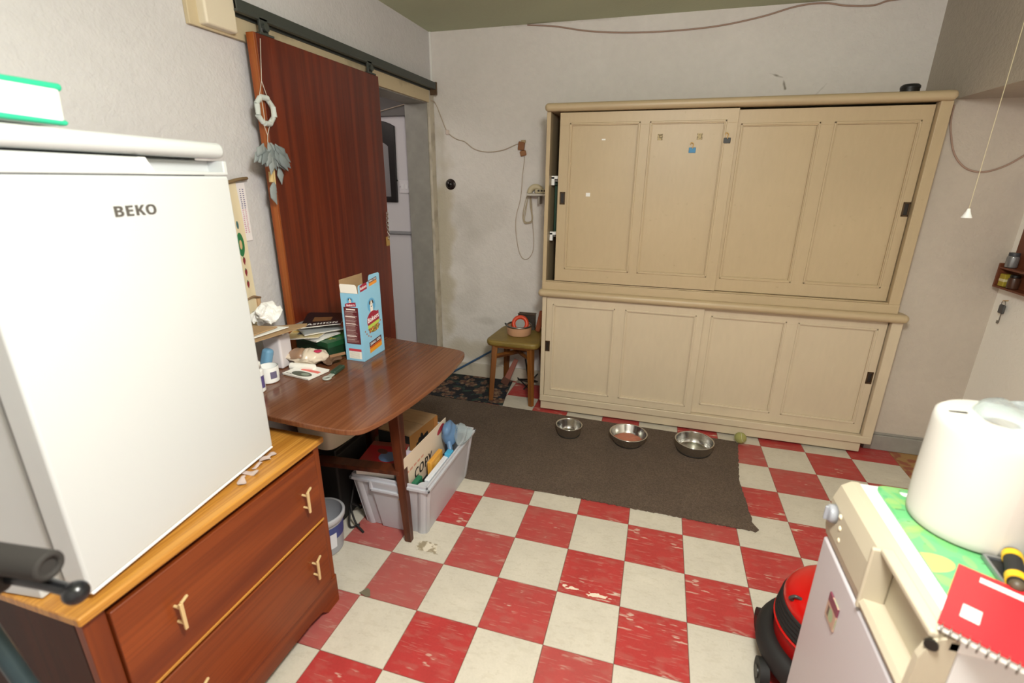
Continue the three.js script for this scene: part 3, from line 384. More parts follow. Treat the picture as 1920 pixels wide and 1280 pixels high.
// ---------------------------------------------------------------- carpet, rug, bowls, ball
{
  const r = rng(21), edge = (a, b, n, amp) => { const o = []; for (let i = 0; i < n; i++) { const t = i / n; o.push([lerp(a[0], b[0], t) + (r() - 0.5) * amp, lerp(a[1], b[1], t) + (r() - 0.5) * amp]); } return o; };
  const pts = [...edge([-0.602, -1.42], [1.478, -1.372], 20, 0.003), ...edge([1.478, -1.372], [1.43, -0.95], 26, 0.006), ...edge([1.43, -0.95], [1.445, -0.6], 24, 0.008), [1.462, -0.582], [1.447, -0.565], ...edge([1.43, -0.57], [0.6, -0.574], 110, 0.007), ...edge([0.6, -0.574], [-0.602, -0.556], 50, 0.003)];
  const ct = dataTex(512, 512, (u, v) => { const n = fbm(u, v, 120, 120, 2, 61), b = fbm(u, v, 5, 5, 3, 63), q = hash(Math.floor(u * 512), Math.floor(v * 512), 5); const k = (0.55 + 0.75 * n) * (0.85 + 0.3 * b) * (0.8 + 0.4 * q); return [0.115 * k, 0.08 * k, 0.057 * k]; }, { size: [0.6, 0.6] });
  const cb = dataTex(256, 256, (u, v) => fbm(u, v, 90, 90, 2, 66), { data: true, size: [0.3, 0.3] });
  tag(obj('carpet', boxUV(slab(pts, 0.0005, 0.007, 0.0008)), mat({ map: ct, bumpMap: cb, bumpScale: 0.004, roughness: 1 })), 'dark brown offcut of carpet with frayed edges before the cupboard', 'carpet');
  const rt = canvasTex(512, 512, (g, w, h) => {
    g.fillStyle = '#171a20'; g.fillRect(0, 0, w, h); const q = rng(9);
    for (let i = 0; i < 70; i++) { const x = q() * w, y = q() * h; g.fillStyle = ['#24352f', '#1c2b38', '#2b3a36'][i % 3]; for (let k = 0; k < 3; k++) { g.beginPath(); g.ellipse(x + (q() - 0.5) * 40, y + (q() - 0.5) * 40, 16 * q() + 6, 7, q() * 6, 0, 7); g.fill(); } }
    for (let i = 0; i < 120; i++) { const x = (i % 11) * 47 + q() * 46, y = Math.floor(i / 11) * 47 + q() * 46, R0 = 9 + q() * 20; if (i % 5 === 0) { g.fillStyle = '#2c3f36'; g.beginPath(); g.ellipse(x, y, R0, R0 * 0.4, q() * 3, 0, 7); g.fill(); continue; } for (let k = 0; k < 7; k++) { const a = k / 7 * 6.283; g.fillStyle = ['#6f5442', '#5c4436', '#84684f', '#4c3a34'][(i + k + Math.floor(i / 7)) % 4]; g.beginPath(); g.ellipse(x + Math.cos(a) * R0 * 0.6, y + Math.sin(a) * R0 * 0.6, R0 * 0.5, R0 * 0.36, a, 0, 7); g.fill(); } g.fillStyle = '#5c3a30'; g.beginPath(); g.arc(x, y, R0 * 0.3, 0, 7); g.fill(); }
  });
  rt.wrapS = rt.wrapT = THREE.RepeatWrapping; rt.repeat.set(1 / 0.75, 1 / 0.75);
  tag(obj('patterned_rug', boxUV(slab([[-0.6, -1.84], [-0.03, -1.842], [-0.005, -1.6], [0.022, -1.423], [-0.6, -1.426]], 0.0005, 0.006, 0.0008)), mat({ map: rt, bumpMap: cb, bumpScale: 0.003, roughness: 1 })), 'dark floral patterned rug on the floor by the back wall', 'rug');
  const bowl = (R0, Rb, H, flare) => lathe([[0, 0.0015], [Rb - 0.006, 0.0015], [Rb, 0.003], [lerp(Rb, R0, 0.5) + flare, H * 0.5], [R0 - 0.004, H - 0.006], [R0, H - 0.002], [R0 + 0.004, H], [R0 + 0.001, H + 0.0025], [R0 - 0.006, H], [lerp(Rb, R0, 0.5) + flare - 0.004, H * 0.5], [Rb - 0.005, 0.006], [Rb - 0.012, 0.0035], [0, 0.0035]], 64);
  const base = (Rb) => lathe([[Rb - 0.012, 0.0], [Rb + 0.001, 0.0], [Rb + 0.003, 0.006], [Rb, 0.008]], 48);
  for (const [x, zz, R0, Rb, H, label] of [[0.517, -1.168, 0.076, 0.064, 0.062, 'smallest of three steel pet bowls, empty, on the brown carpet'], [0.862, -1.172, 0.104, 0.076, 0.062, 'steel pet bowl with pink food in it on the carpet'], [1.222, -1.195, 0.102, 0.09, 0.062, 'wide steel pet bowl holding water, nearest the ball']]) {
    const b = thing('pet_bowl', label, 'bowl', [x, 0.0075, zz], 0, 'steel pet bowls'); obj('bowl', bowl(R0, Rb, H, 0.003), M.steel, b); obj('rubber_base', base(Rb), plain(0x2a2622, 0.6), b);
    if (R0 === 0.104) { const fg = new THREE.SphereGeometry(1, 40, 16, 0, Math.PI * 2, 0, Math.PI / 2).scale(0.078, 0.014, 0.078); displace(fg, 0.008, 90, 5); const f = tag(obj('pet_food', fg, mat({ color: 0xb5705a, roughness: 0.5 })), 'chunky pinkish pet food in the middle steel bowl', 'pet food'); f.userData.kind = 'stuff'; f.position.set(x, 0.0235, zz); }
    if (R0 === 0.102) { const w = tag(obj('water', lathe([[0, 0], [0.091, 0], [0.091, -0.0015], [0, -0.0015]], 48), new THREE.MeshPhysicalMaterial({ color: 0xffffff, roughness: 0.03, transmission: 1, thickness: 0, ior: 1.33 })), 'shallow clear water in the wide steel bowl', 'water'); w.userData.kind = 'stuff'; w.position.set(x, 0.03, zz); }
  }
  const tb = thing('tennis_ball', 'faded yellow-green tennis ball by the cupboard plinth', 'ball', [1.487, 0.033, -1.372]);
  obj('felt', displace(new THREE.SphereGeometry(0.033, 36, 24), 0.0012, 300, 3), plain(0x98975a, 0.95), tb);
  const sm = []; for (let i = 0; i <= 60; i++) { const a = i / 60 * Math.PI * 2, p = new THREE.Vector3(Math.cos(a) + 0.32 * Math.cos(3 * a), Math.sin(a) - 0.32 * Math.sin(3 * a), 1.15 * Math.sin(2 * a)).normalize().multiplyScalar(0.0331); sm.push(p.toArray()); }
  sm.pop(); obj('seam', tube(sm, 0.0009, 120, 5, true).rotateX(0.6), plain(0xc9c8ae, 0.9), tb);
  tag(obj('lint_scrap', displace(slab([[-0.022, 0.012], [-0.008, -0.016], [0.006, -0.012], [0.024, 0.014], [0.01, 0.02]], 0, 0.002, 0.0004), 0.003, 80, 8).translate(0.018, 0.0022, 0.212), plain(0x6f6754, 0.9)), 'grey scrap of torn lining on the floor tiles by the chest', 'scrap');
}

// ---------------------------------------------------------------- stool and what is on and under it
{
  const t = thing('kitchen_stool', 'wooden kitchen stool with a mustard padded vinyl seat', 'stool', [0.064, 0, -1.65]);
  const hx = 0.135, hz = 0.155;
  for (const [sx, sz] of [[-1, 1], [1, 1], [-1, -1], [1, -1]]) obj('leg', boxUV(bar([sx * (hx - 0.012), 0.405, sz * (hz - 0.01)], [sx * (hx + 0.008), 0.0075 * (sx < 0 ? 1 : 0.1), sz * (hz + 0.022)], 0.038, 0.038, 0.004, 0.028)), M.stoolWood, t);
  for (const sx of [-1, 1]) obj('cross_rail', boxUV(bar([sx * hx, 0.315 - 0.001 * sx, hz], [-sx * hx, 0.315 - 0.001 * sx, -hz], 0.02, 0.034), 'x'), M.stoolWood, t);
  for (const sz of [-1, 1]) obj('apron', boxUV(bb(-hx, hx, 0.385, 0.408, sz * hz - 0.008, sz * hz + 0.008), 'x'), M.stoolWood, t);
  for (const sx of [-1, 1]) obj('apron', boxUV(bb(sx * hx - 0.008, sx * hx + 0.008, 0.385, 0.408, -hz, hz), 'z'), M.stoolWood, t);
  obj('seat', boxUV(slab(roundOutline([[-0.17, 0.175, 0.05], [0.172, 0.175, 0.05], [0.16, -0.185, 0.05], [-0.15, -0.185, 0.05]]), 0.403, 0.44, 0.012)), M.mustard, t);
  obj('seat_edge', boxUV(slab(roundOutline([[-0.172, 0.177, 0.05], [0.174, 0.177, 0.05], [0.162, -0.187, 0.05], [-0.152, -0.187, 0.05]]), 0.4, 0.416, 0.003)), M.stoolWood, t);
  const p = thing('saucepan', 'beige enamel saucepan with a steel rim on the stool', 'saucepan', [0.066, 0.4405, -1.655]);
  obj('body', lathe([[0, 0], [0.074, 0], [0.081, 0.006], [0.085, 0.06], [0.082, 0.06], [0.078, 0.008], [0, 0.006]], 48), plain(0xc79a78, 0.35), p); obj('rim', lathe([[0.081, 0.06], [0.087, 0.06], [0.088, 0.067], [0.083, 0.071], [0.08, 0.065]], 48), M.steelDull, p); obj('lug', tube([[-0.084, 0.054, -0.015], [-0.101, 0.068, 0], [-0.084, 0.054, 0.015]], 0.004, 14), M.darkMetal, p);
  const s = thing('sieve', 'round orange rimmed sieve tipped up in the beige saucepan', 'sieve', [0.08, 0.522, -1.63]);
  const sg = new THREE.Group(); sg.name = 'sieve_head'; s.add(sg); sg.rotation.set(-0.35, 0.15, 0);
  obj('rim', new THREE.TorusGeometry(0.045, 0.0135, 14, 40), plain(0xd2431c, 0.4), sg); obj('mesh_disc', cyl(0.037, 0.037, 0.004, 0, 0, 0, 32).rotateX(Math.PI / 2), plain(0x8d908c, 0.6, 0.3), sg);
  const b = thing('wooden_brush', 'terracotta scrubbing brush standing behind the saucepan', 'brush', [0.152, 0.4405, -1.745]);
  obj('handle', displace(bar([0.02, 0.002, 0], [0.06, 0.15, 0], 0.036, 0.024, 0.01, 0.05), 0.004, 30, 2), plain(0xa0583a, 0.6), b); obj('bristles', bar([0.04, 0.06, -0.014], [0.058, 0.14, -0.014], 0.03, 0.014, 0.004), plain(0x46322a, 0.9), b);
  const gr = thing('loaf_tin', 'small grey metal loaf tin standing behind the orange sieve', 'tin', [0.085, 0.4405, -1.79]); obj('body', [bb(-0.06, 0.06, 0, 0.112, -0.02, -0.017), bb(-0.06, -0.057, 0, 0.112, -0.02, 0.02), bb(0.057, 0.06, 0, 0.112, -0.02, 0.02), bb(-0.06, 0.06, 0, 0.003, -0.02, 0.02)], M.steelDull, gr); obj('rim', [bb(-0.063, 0.063, 0.11, 0.115, 0.016, 0.022), bb(-0.063, 0.063, 0.11, 0.115, -0.022, -0.016)], plain(0x6b5a48, 0.5, 0.4), gr);
  const d = thing('hand_brush', 'dusty pink hand brush leaning under the stool', 'brush', [-0.06, 0.0075, -1.76]); obj('handle', displace(bar([0, 0.02, 0], [0.075, 0.2, -0.02], 0.05, 0.014, 0.006, 0.03), 0.004, 30, 6), plain(0x9a5f50, 0.6), d); obj('bristles', bar([-0.012, 0.002, 0.004], [0.01, 0.05, 0.002], 0.058, 0.02, 0.004), plain(0x5f3d30, 0.9), d);
  const st = thing('wire_stand', 'black folded wire stand on the floor under the stool', 'stand', [0.1, 0.0005, -1.76]);
  obj('leg', rod([-0.02, 0.25, -0.01], [0.03, 0.006, 0.03], 0.006), M.black, st); obj('leg', rod([-0.07, 0.07, 0], [0.05, 0.006, 0.06], 0.005), M.black, st); obj('leg', rod([0.08, 0.12, 0], [-0.01, 0.006, 0.05], 0.005), M.black, st); obj('hoop', new THREE.TorusGeometry(0.07, 0.005, 8, 32).rotateX(1.25).translate(0.01, 0.062, 0.01), M.black, st);
  const gb = thing('detergent_bottle', 'small green topped bottle on the floor by the cupboard side', 'bottle', [0.235, 0.0005, -1.775]); obj('body', lathe([[0, 0], [0.022, 0], [0.024, 0.004], [0.024, 0.09], [0.012, 0.11], [0, 0.111]], 20), plain(0xb9c9c4, 0.4), gb); obj('cap', cyl(0.013, 0.014, 0.025, 0, 0.121, 0), plain(0x2f6a4a, 0.5), gb);
  const bp = thing('broom_handle', 'thin blue broom handle leaning low along the back wall', 'broom handle'); obj('pole', rod([-0.51, 0.022, -1.834], [0.02, 0.365, -1.853], 0.0075), plain(0x38597c, 0.45), bp); obj('end_cap', new THREE.SphereGeometry(0.0105, 14, 10).translate(0.02, 0.365, -1.852), plain(0x28486e, 0.5), bp);
}

// ---------------------------------------------------------------- drop-leaf table
{
  const t = thing('drop_leaf_table', 'brown teak laminate drop-leaf table against the wall', 'table'), y0 = 0.717, y1 = 0.735;
  const leaf = [[-0.333, 0.296], [-0.333, -0.524]];
  { const cr = (pts, n) => new THREE.CatmullRomCurve3(pts.map(([x, z]) => new THREE.Vector3(x, 0, z)), false, 'centripetal').getPoints(n).map((p) => [p.x, p.z]); leaf.push(...cr([[-0.32, -0.523], [-0.1, -0.492], [0.08, -0.462], [0.135, -0.448], [0.158, -0.43], [0.169, -0.4], [0.18, -0.32], [0.188, -0.2], [0.186, -0.05], [0.175, 0.08], [0.155, 0.2], [0.136, 0.265], [0.118, 0.298], [0.085, 0.312], [0.04, 0.316], [-0.1, 0.312], [-0.32, 0.297]], 90)); }
  const tp = obj('tabletop', boxUV(slab([[-0.534, -0.55], [-0.336, -0.532], [-0.336, 0.255], [-0.534, 0.255]], y0, y1, 0.002), 'z'), M.table, t);
  obj('leaf', boxUV(slab(leaf.reverse(), y0, y1, 0.003), 'z'), M.table, t);
  for (const z of [-0.4, 0.1]) obj('hinge', rb(0.06, 0.003, 0.03, -0.335, y0 - 0.0018, z, 0.001), M.brass, t);
  obj('apron', boxUV(bb(-0.5, -0.35, 0.64, y0 - 0.004, 0.205, 0.225)), M.tableLeg, t); obj('apron', boxUV(bb(-0.36, -0.34, 0.64, y0 - 0.004, -0.47, 0.205)), M.tableLeg, t);
  for (const [x, z] of [[-0.36, 0.195], [-0.36, -0.45], [-0.51, 0.195], [-0.51, -0.45]]) obj('leg', boxUV(bar([x, y0 - 0.005, z], [x, 0.001, z], 0.042, 0.042, 0.003, 0.03)), M.tableLeg, t);
  const g = obj('gate_leg', boxUV(bar([0.008, y0 - 0.001, -0.08], [0.037, 0.001, -0.08], 0.05, 0.044, 0.003, 0.028)), M.tableLeg, t);
  obj('gate_rail', boxUV(bar([0.02, 0.335, -0.085], [-0.345, 0.335, -0.05], 0.02, 0.048)), M.tableLeg, g); obj('gate_rail', boxUV(bar([0.01, 0.67, -0.085], [-0.345, 0.67, -0.05], 0.02, 0.045)), M.tableLeg, g);
}

// ---------------------------------------------------------------- pet food carton
{
  const t = thing('pet_food_carton', 'tall open pale blue pet food carton standing on the table', 'carton', [-0.265, 0.7355, -0.2]), W = 0.083, D = 0.157, H = 0.3;
  const blue = '#8ec5e2';
  const dog = (g, x, y, s) => { g.fillStyle = '#5fa9d6'; g.beginPath(); g.arc(x, y, 62 * s, 0, 7); g.fill(); g.fillStyle = '#efe9df'; g.beginPath(); g.ellipse(x, y - 6 * s, 20 * s, 34 * s, 0, 0, 7); g.fill(); g.fillRect(x - 22 * s, y + 12 * s, 44 * s, 54 * s); g.fillStyle = '#3b3733'; g.beginPath(); g.ellipse(x - 22 * s, y - 26 * s, 10 * s, 20 * s, 0.5, 0, 7); g.ellipse(x + 22 * s, y - 26 * s, 10 * s, 20 * s, -0.5, 0, 7); g.fill(); g.beginPath(); g.ellipse(x, y + 12 * s, 7 * s, 6 * s, 0, 0, 7); g.fill(); g.beginPath(); g.arc(x - 8 * s, y - 10 * s, 3 * s, 0, 7); g.arc(x + 8 * s, y - 10 * s, 3 * s, 0, 7); g.fill(); };
  const logo = (g, x, y, w, h, px, text = 'Bakers') => { g.save(); g.translate(x, y); g.transform(1, -0.12, 0, 1, 0, 0); g.fillStyle = '#9c1f3a'; g.beginPath(); g.moveTo(-w / 2, -h / 2 + 6); g.quadraticCurveTo(0, -h / 2 - 10, w / 2, -h / 2 - 4); g.lineTo(w / 2, h / 2); g.lineTo(-w / 2, h / 2); g.fill(); g.fillStyle = '#fff'; g.font = 'bold ' + px + 'px sans-serif'; g.textAlign = 'center'; g.textBaseline = 'middle'; g.fillText(text, 0, 2); g.restore(); };
  const front = canvasTex(512, 1080, (g, w, h) => {
    g.fillStyle = blue; g.fillRect(0, 0, w, h); logo(g, 120, 128, 160, 84, 44); g.save(); g.translate(345, 96); g.transform(1, -0.12, 0, 1, 0, 0); g.fillStyle = '#4a2330'; g.fillRect(-95, -42, 190, 40); g.fillStyle = '#e8963a'; g.fillRect(-95, -2, 190, 40); g.fillStyle = '#fff'; g.font = 'bold 30px sans-serif'; g.textAlign = 'center'; g.fillText('SMALL DOG', 0, -12); g.restore();
    dog(g, 270, 390, 1.5); g.fillStyle = '#9c1f3a'; g.beginPath(); g.ellipse(290, 590, 150, 120, 0, 0, 7); g.fill(); g.fillStyle = '#7b5b34'; g.beginPath(); g.ellipse(290, 680, 140, 75, 0, 0, Math.PI); g.fill(); const q = rng(2); for (let i = 0; i < 60; i++) { g.fillStyle = ['#c9773a', '#8f4a26', '#6d8f3c', '#d9b35a'][i % 4]; g.beginPath(); g.arc(180 + q() * 220, 670 + q() * 70, 12, 0, 7); g.fill(); } logo(g, 290, 565, 280, 110, 84); g.save(); g.translate(290, 650); g.transform(1, -0.12, 0, 1, 0, 0); g.fillStyle = '#b6cf55'; g.fillRect(-140, -22, 280, 44); g.restore();
    for (const [x, y] of [[110, 740], [150, 775], [80, 700], [430, 690], [460, 640], [200, 800]]) { g.fillStyle = '#a5634a'; g.beginPath(); g.arc(x, y, 12, 0, 7); g.fill(); }
    g.save(); g.translate(300, 925); g.transform(1, -0.1, 0, 1, 0, 0); g.fillStyle = '#43202c'; g.fillRect(-150, -70, 300, 70); g.fillStyle = '#e39a2c'; g.fillRect(-150, 0, 300, 76); g.fillStyle = '#c45a2a'; g.fillRect(-150, -8, 300, 26); g.fillStyle = '#fff'; g.font = 'bold 46px sans-serif'; g.textAlign = 'center'; g.fillText('SMALL DOG', 0, -22); g.restore();
  });
  const side = canvasTex(256, 900, (g, w, h) => {
    g.fillStyle = blue; g.fillRect(0, 0, w, h); dog(g, 128, 96, 0.75); logo(g, 130, 150, 150, 50, 36); g.fillStyle = '#5e1f27'; g.fillRect(28, 180, 202, 490); const q = rng(4);
    for (let y = 232; y < 650; y += 9) { g.fillStyle = y % 7 === 1 ? '#e9dcd6' : '#a98a86'; g.fillRect(40, y, 100 + q() * 70, 4); } g.fillStyle = '#f3e8e2'; g.fillRect(60, 200, 130, 16); for (const y of [300, 392, 560]) g.fillRect(40, y, 140, 10);
    g.fillStyle = '#c8434f'; g.fillRect(46, 735, 180, 34); g.fillStyle = '#efece2'; g.fillRect(46, 772, 180, 100); g.fillStyle = '#b9b6aa'; for (let y = 784; y < 864; y += 11) g.fillRect(56, y, 140, 3);
  });
  const panel = (outline, w, h, m, name, T0 = 0.0012) => { const g = norm(new THREE.ExtrudeGeometry(shape(outline), { depth: T0, bevelEnabled: false })), p = g.attributes.position; for (let i = 0; i < p.count; i++) g.attributes.uv.setXY(i, p.getX(i) / w, p.getY(i) / h); return obj(name, g, m, t); };
  // front faces +x (towards the room); its near edge is at z = 0
  const f = panel([[0, 0], [D, 0], [D, 0.336], [D - 0.006, 0.342], [D * 0.5 + 0.006, 0.342], [D * 0.5, 0.336], [D * 0.5 - 0.004, 0.317], [0.004, 0.314], [0, 0.308]], D, 0.342, mat({ map: front, roughness: 0.4 }), 'front_panel'); f.position.set(W - 0.001, 0, 0); f.rotation.y = Math.PI / 2;
  const s1 = panel([[0, 0], [W, 0], [W, 0.281], [0, 0.281]], W, 0.281, mat({ map: side, roughness: 0.4 }), 'side_panel'); s1.position.set(0, 0, -0.001);
  const fl = panel([[0.002, 0], [W - 0.004, 0], [W - 0.006, 0.03], [W - 0.012, 0.036], [0.006, 0.036], [0.002, 0.03]], 1, 1, M.paper, 'side_flap'); fl.position.set(0, 0.282, -0.001); fl.rotation.x = 0.12;
  const s2 = panel([[0, 0], [W, 0], [W, 0.281], [0, 0.281]], W, 0.281, M.card, 'side_panel'); s2.position.set(0, 0, -D);
  const bk = panel([[0, 0], [D, 0], [D, 0.332], [0, 0.332]], 1, 1, M.card, 'back_panel'); bk.position.set(0, 0, 0); bk.rotation.y = Math.PI / 2;
  obj('base_panel', hard(0.001, W - 0.001, 0.0005, 0.002, -D + 0.001, -0.001), M.card, t);
}

// ---------------------------------------------------------------- clutter on the table
{
  const y = 0.7355;
  const b = thing('pill_tub', 'white plastic tub with a purple label by the fridge', 'tub', [-0.378, y, 0.168]);
  obj('body', lathe([[0, 0], [0.028, 0], [0.031, 0.003], [0.031, 0.075], [0.026, 0.084], [0, 0.085]], 32), M.white, b); obj('cap', lathe([[0, 0.108], [0.022, 0.108], [0.025, 0.105], [0.026, 0.086], [0, 0.086]], 32), M.white, b); obj('label', new THREE.CylinderGeometry(0.0314, 0.0314, 0.045, 32, 1, true, -0.4, 2.4).translate(0, 0.038, 0), mat({ color: 0x5a4f86, side: THREE.DoubleSide }), b);
  const m = thing('white_mug', 'squat white mug with small dark print on the table', 'mug', [-0.4, y, 0.08]);
  obj('body', lathe([[0, 0], [0.03, 0], [0.034, 0.004], [0.035, 0.06], [0.032, 0.06], [0.031, 0.006], [0, 0.005]], 36), M.white, m); obj('handle', tube([[0.034, 0.05, 0], [0.055, 0.044, 0], [0.055, 0.02, 0], [0.033, 0.012, 0]], 0.005, 24).rotateY(3.6), M.white, m); obj('print', new THREE.CylinderGeometry(0.0352, 0.0352, 0.026, 12, 1, true, 0.9, 0.7).translate(0, 0.032, 0), mat({ color: 0x6a6480, side: THREE.DoubleSide }), m);
  const bl = thing('blue_inhaler', 'light blue plastic inhaler leaning behind the white mug', 'inhaler', [-0.46, y, 0.035]);
  obj('body', bar([0, 0.018, 0], [0.012, 0.1, -0.02], 0.038, 0.036, 0.014), plain(0x6f9fc0, 0.45), bl); obj('mouthpiece', rb(0.045, 0.032, 0.034, 0.028, 0.019, 0.006, 0.01, 3), plain(0x86aecb, 0.45), bl); obj('cap', rb(0.014, 0.026, 0.03, 0.055, 0.018, 0.008, 0.005), plain(0xc9d3da, 0.4), bl);
  const wc = thing('milk_carton', 'upright plain white carton supporting folded cardboard', 'carton', [-0.475, y, -0.06], 0.1); obj('body', displace(rb(0.075, 0.132, 0.07, 0, 0.0665, 0, 0.008, 4), 0.004, 20, 2), plain(0xdcd6d8, 0.55), wc); obj('fold', rb(0.07, 0.01, 0.012, 0, 0.134, 0, 0.004), M.whiteMatt, wc);
  const cd = thing('folded_cardboard', 'folded brown cardboard sheets lying over the white carton', 'cardboard', [0, 0, 0]);
  const sheet = (pts, y0, th, tilt, mm, name) => { const g = boxUV(slab(pts, 0, th, 0.0004)); const o = obj(name, g, mm, cd); o.rotation.set(tilt[0], 0, tilt[1]); o.position.y = y0; return o; };
  sheet([[-0.53, 0.1], [-0.4, 0.12], [-0.36, -0.1], [-0.38, -0.13], [-0.53, -0.02]], 0.897, 0.003, [0, 0.0], M.card, 'sheet'); sheet([[-0.54, 0.11], [-0.42, 0.1], [-0.4, -0.05], [-0.54, -0.02]], 0.904, 0.003, [0, 0.0], M.whiteMatt, 'sheet'); sheet([[-0.54, 0.12], [-0.43, 0.1], [-0.425, -0.02], [-0.54, -0.0]], 0.909, 0.005, [0, 0.0], M.card, 'sheet'); sheet([[-0.52, 0.13], [-0.43, 0.135], [-0.4, 0.0], [-0.5, 0.02]], 0.88, 0.003, [0, -0.03], M.card, 'sheet');
  const tg = new THREE.IcosahedronGeometry(0.056, 12).scale(1, 0.62, 0.9); displace(tg, 0.045, 26, 12); displace(tg, 0.022, 62, 19); displace(tg, 0.008, 150, 23); tag(obj('plastic_bag', tg.translate(-0.52, 0.937, -0.075), mat({ color: 0xf4f4f2, roughness: 0.5 })), 'crumpled white plastic bag on top of the cardboard', 'bag');
  // magazines and papers heaped on the green box
  const gb = thing('green_gift_box', 'dark green flat box with yellow script under the magazines', 'box', [-0.4, y, -0.275], -0.3);
  obj('base', rb(0.22, 0.055, 0.17, 0, 0.028, 0, 0.004), mat({ color: 0x14351f, roughness: 0.4 }), gb);
  const gt = canvasTex(256, 192, (g, w, h) => { const q = g.createLinearGradient(0, 0, w, h); q.addColorStop(0, '#17432a'); q.addColorStop(0.6, '#1f6a35'); q.addColorStop(1, '#143a26'); g.fillStyle = '#1b5530'; g.fillRect(0, 0, w, h); g.fillStyle = '#2f7f40'; g.beginPath(); g.ellipse(190, 60, 60, 36, 0, 0, 7); g.fill(); g.fillStyle = '#cdbb3c'; g.font = 'italic bold 44px serif'; g.textAlign = 'center'; g.fillText('Baxter', 150, 150); });
  { const lid = new THREE.BoxGeometry(0.226, 0.022, 0.176); const p = plain(0x184a2c, 0.35); const l = new THREE.Mesh(lid, [p, p, mat({ map: gt, roughness: 0.3 }), p, p, p]); l.name = 'lid'; l.position.y = 0.066; l.castShadow = l.receiveShadow = true; gb.add(l); }
  const mags = [['magazine', 'black covered magazine with white title on top of the heap', 0x1b1a20, -0.432, 0.868, -0.3, 0.16, 0.2, 0.5, 'title'], ['magazine', 'yellow and white striped leaflet sticking out of the heap', 0xc9bf4a, -0.42, 0.853, -0.33, 0.1, 0.17, -0.5, 'bars'], ['magazine', 'grey glossy magazine low in the heap on the green box', 0x9fa3a6, -0.45, 0.842, -0.27, 0.16, 0.2, 0.95], ['magazine', 'cream booklet at the bottom of the magazine heap', 0xd6c79c, -0.46, 0.83, -0.24, 0.14, 0.2, 0.3], ['magazine', 'white folded letter projecting towards the white carton', 0xe4e4e2, -0.44, 0.816, -0.24, 0.12, 0.18, 1.3]];
  mags.forEach(([n, l, col, x, yy, z, w, h, rot, art], i) => {
    const tex = canvasTex(128, 160, (g, W, H) => { g.fillStyle = '#' + col.toString(16).padStart(6, '0'); g.fillRect(0, 0, W, H); const q = rng(40 + i); if (art === 'title') { g.fillStyle = '#f4f4f4'; g.font = 'bold 26px sans-serif'; g.fillText('FASHION', 4, 150); g.fillStyle = '#7b5a3c'; g.fillRect(30, 60, 60, 50); } else if (art === 'bars') { for (let k = 0; k < 6; k++) { g.fillStyle = ['#e8e23a', '#6c6a8a', '#f0f0ea'][k % 3]; g.fillRect(k * 22, 0, 12, H); } } else for (let k = 0; k < 5; k++) { g.fillStyle = ['#46506e', '#d9b56a', '#c7cbd0', '#8d8778'][k % 4]; g.fillRect(q() * 90, q() * 120, 20 + q() * 40, 14 + q() * 30); } });
    const mg = thing(n, l, 'magazine', [x, yy, z], rot, 'papers heaped on the green box'); const g = new THREE.BoxGeometry(w, 0.003, h, 10, 1, 10), p = g.attributes.position; for (let k = 0; k < p.count; k++) p.setY(k, p.getY(k) + 0.006 * Math.sin(p.getX(k) * 14 + i) * Math.sin(p.getZ(k) * 10 + i)); g.computeVertexNormals();
    obj('cover', g, mat({ map: tex, roughness: 0.35 }), mg); const pg = g.clone().scale(0.985, 1.2, 0.985).translate(0, -0.0032, 0); obj('pages', pg, M.paper, mg);
  });
  const bp = thing('bread_bag', 'clear bread bag with brown crust and pink flower label', 'food bag', [-0.375, y, -0.105], 0.35);
  { const g = new THREE.SphereGeometry(1, 48, 30).scale(0.08, 0.03, 0.045); displace(displace(g, 0.02, 40, 4), 0.008, 120, 9); obj('bag', g.translate(0, 0.032, 0), mat({ color: 0xd8c9b6, roughness: 0.3 }), bp); const cr = new THREE.SphereGeometry(1, 30, 14, 0, Math.PI * 2, 0, Math.PI / 2).scale(0.06, 0.03, 0.036); obj('crust', displace(cr, 0.016, 50, 4).translate(-0.022, 0.036, -0.004), mat({ color: 0x9a7a62, roughness: 0.35 }), bp); obj('label', displace(new THREE.SphereGeometry(1, 16, 10).scale(0.016, 0.004, 0.014), 0.003, 50, 2).translate(0.045, 0.062, 0.012), plain(0xc62f58, 0.4), bp); obj('twist', tube([[-0.08, 0.04, 0], [-0.1, 0.055, -0.01], [-0.115, 0.075, -0.012]], 0.008, 14), plain(0xcdbfae, 0.5), bp); }
  const lt = canvasTex(256, 200, (g, W, H) => { g.fillStyle = '#f6f4f0'; g.fillRect(0, 0, W, H); g.fillStyle = '#ea6a62'; g.fillRect(70, 64, 170, 34); g.fillStyle = '#4a5246'; g.beginPath(); g.ellipse(140, 150, 90, 38, 0, 0, 7); g.fill(); g.fillStyle = '#8d9a8c'; g.beginPath(); g.ellipse(170, 146, 36, 20, 0, 0, 7); g.fill(); g.fillStyle = '#1a1a1a'; g.font = 'bold 24px sans-serif'; g.fillText('MIND', 20, 190); });
  const lf = thing('leaflet', 'white leaflet with a red band and dark picture near table middle', 'leaflet', [-0.325, y + 0.001, -0.025], -0.15); { const g = new THREE.BoxGeometry(0.135, 0.002, 0.105), p = M.paper; const m2 = new THREE.Mesh(g, [p, p, mat({ map: lt, roughness: 0.4 }), p, p, p]); m2.name = 'cover'; m2.position.y = 0.006; m2.castShadow = true; lf.add(m2); obj('pages', rb(0.132, 0.005, 0.102, 0, 0.0025, 0, 0.0005), M.paper, lf); }
  const ro = thing('rolled_paper', 'rolled sheet of white paper lying behind the leaflet', 'paper', [-0.36, y, -0.05], 0.1); obj('roll', cyl(0.013, 0.013, 0.1, 0, 0, 0, 20).rotateZ(Math.PI / 2).translate(0, 0.013, 0), M.paper, ro); obj('loose_edge', rb(0.1, 0.001, 0.03, 0, 0.0008, 0.02, 0.0004), M.paper, ro);
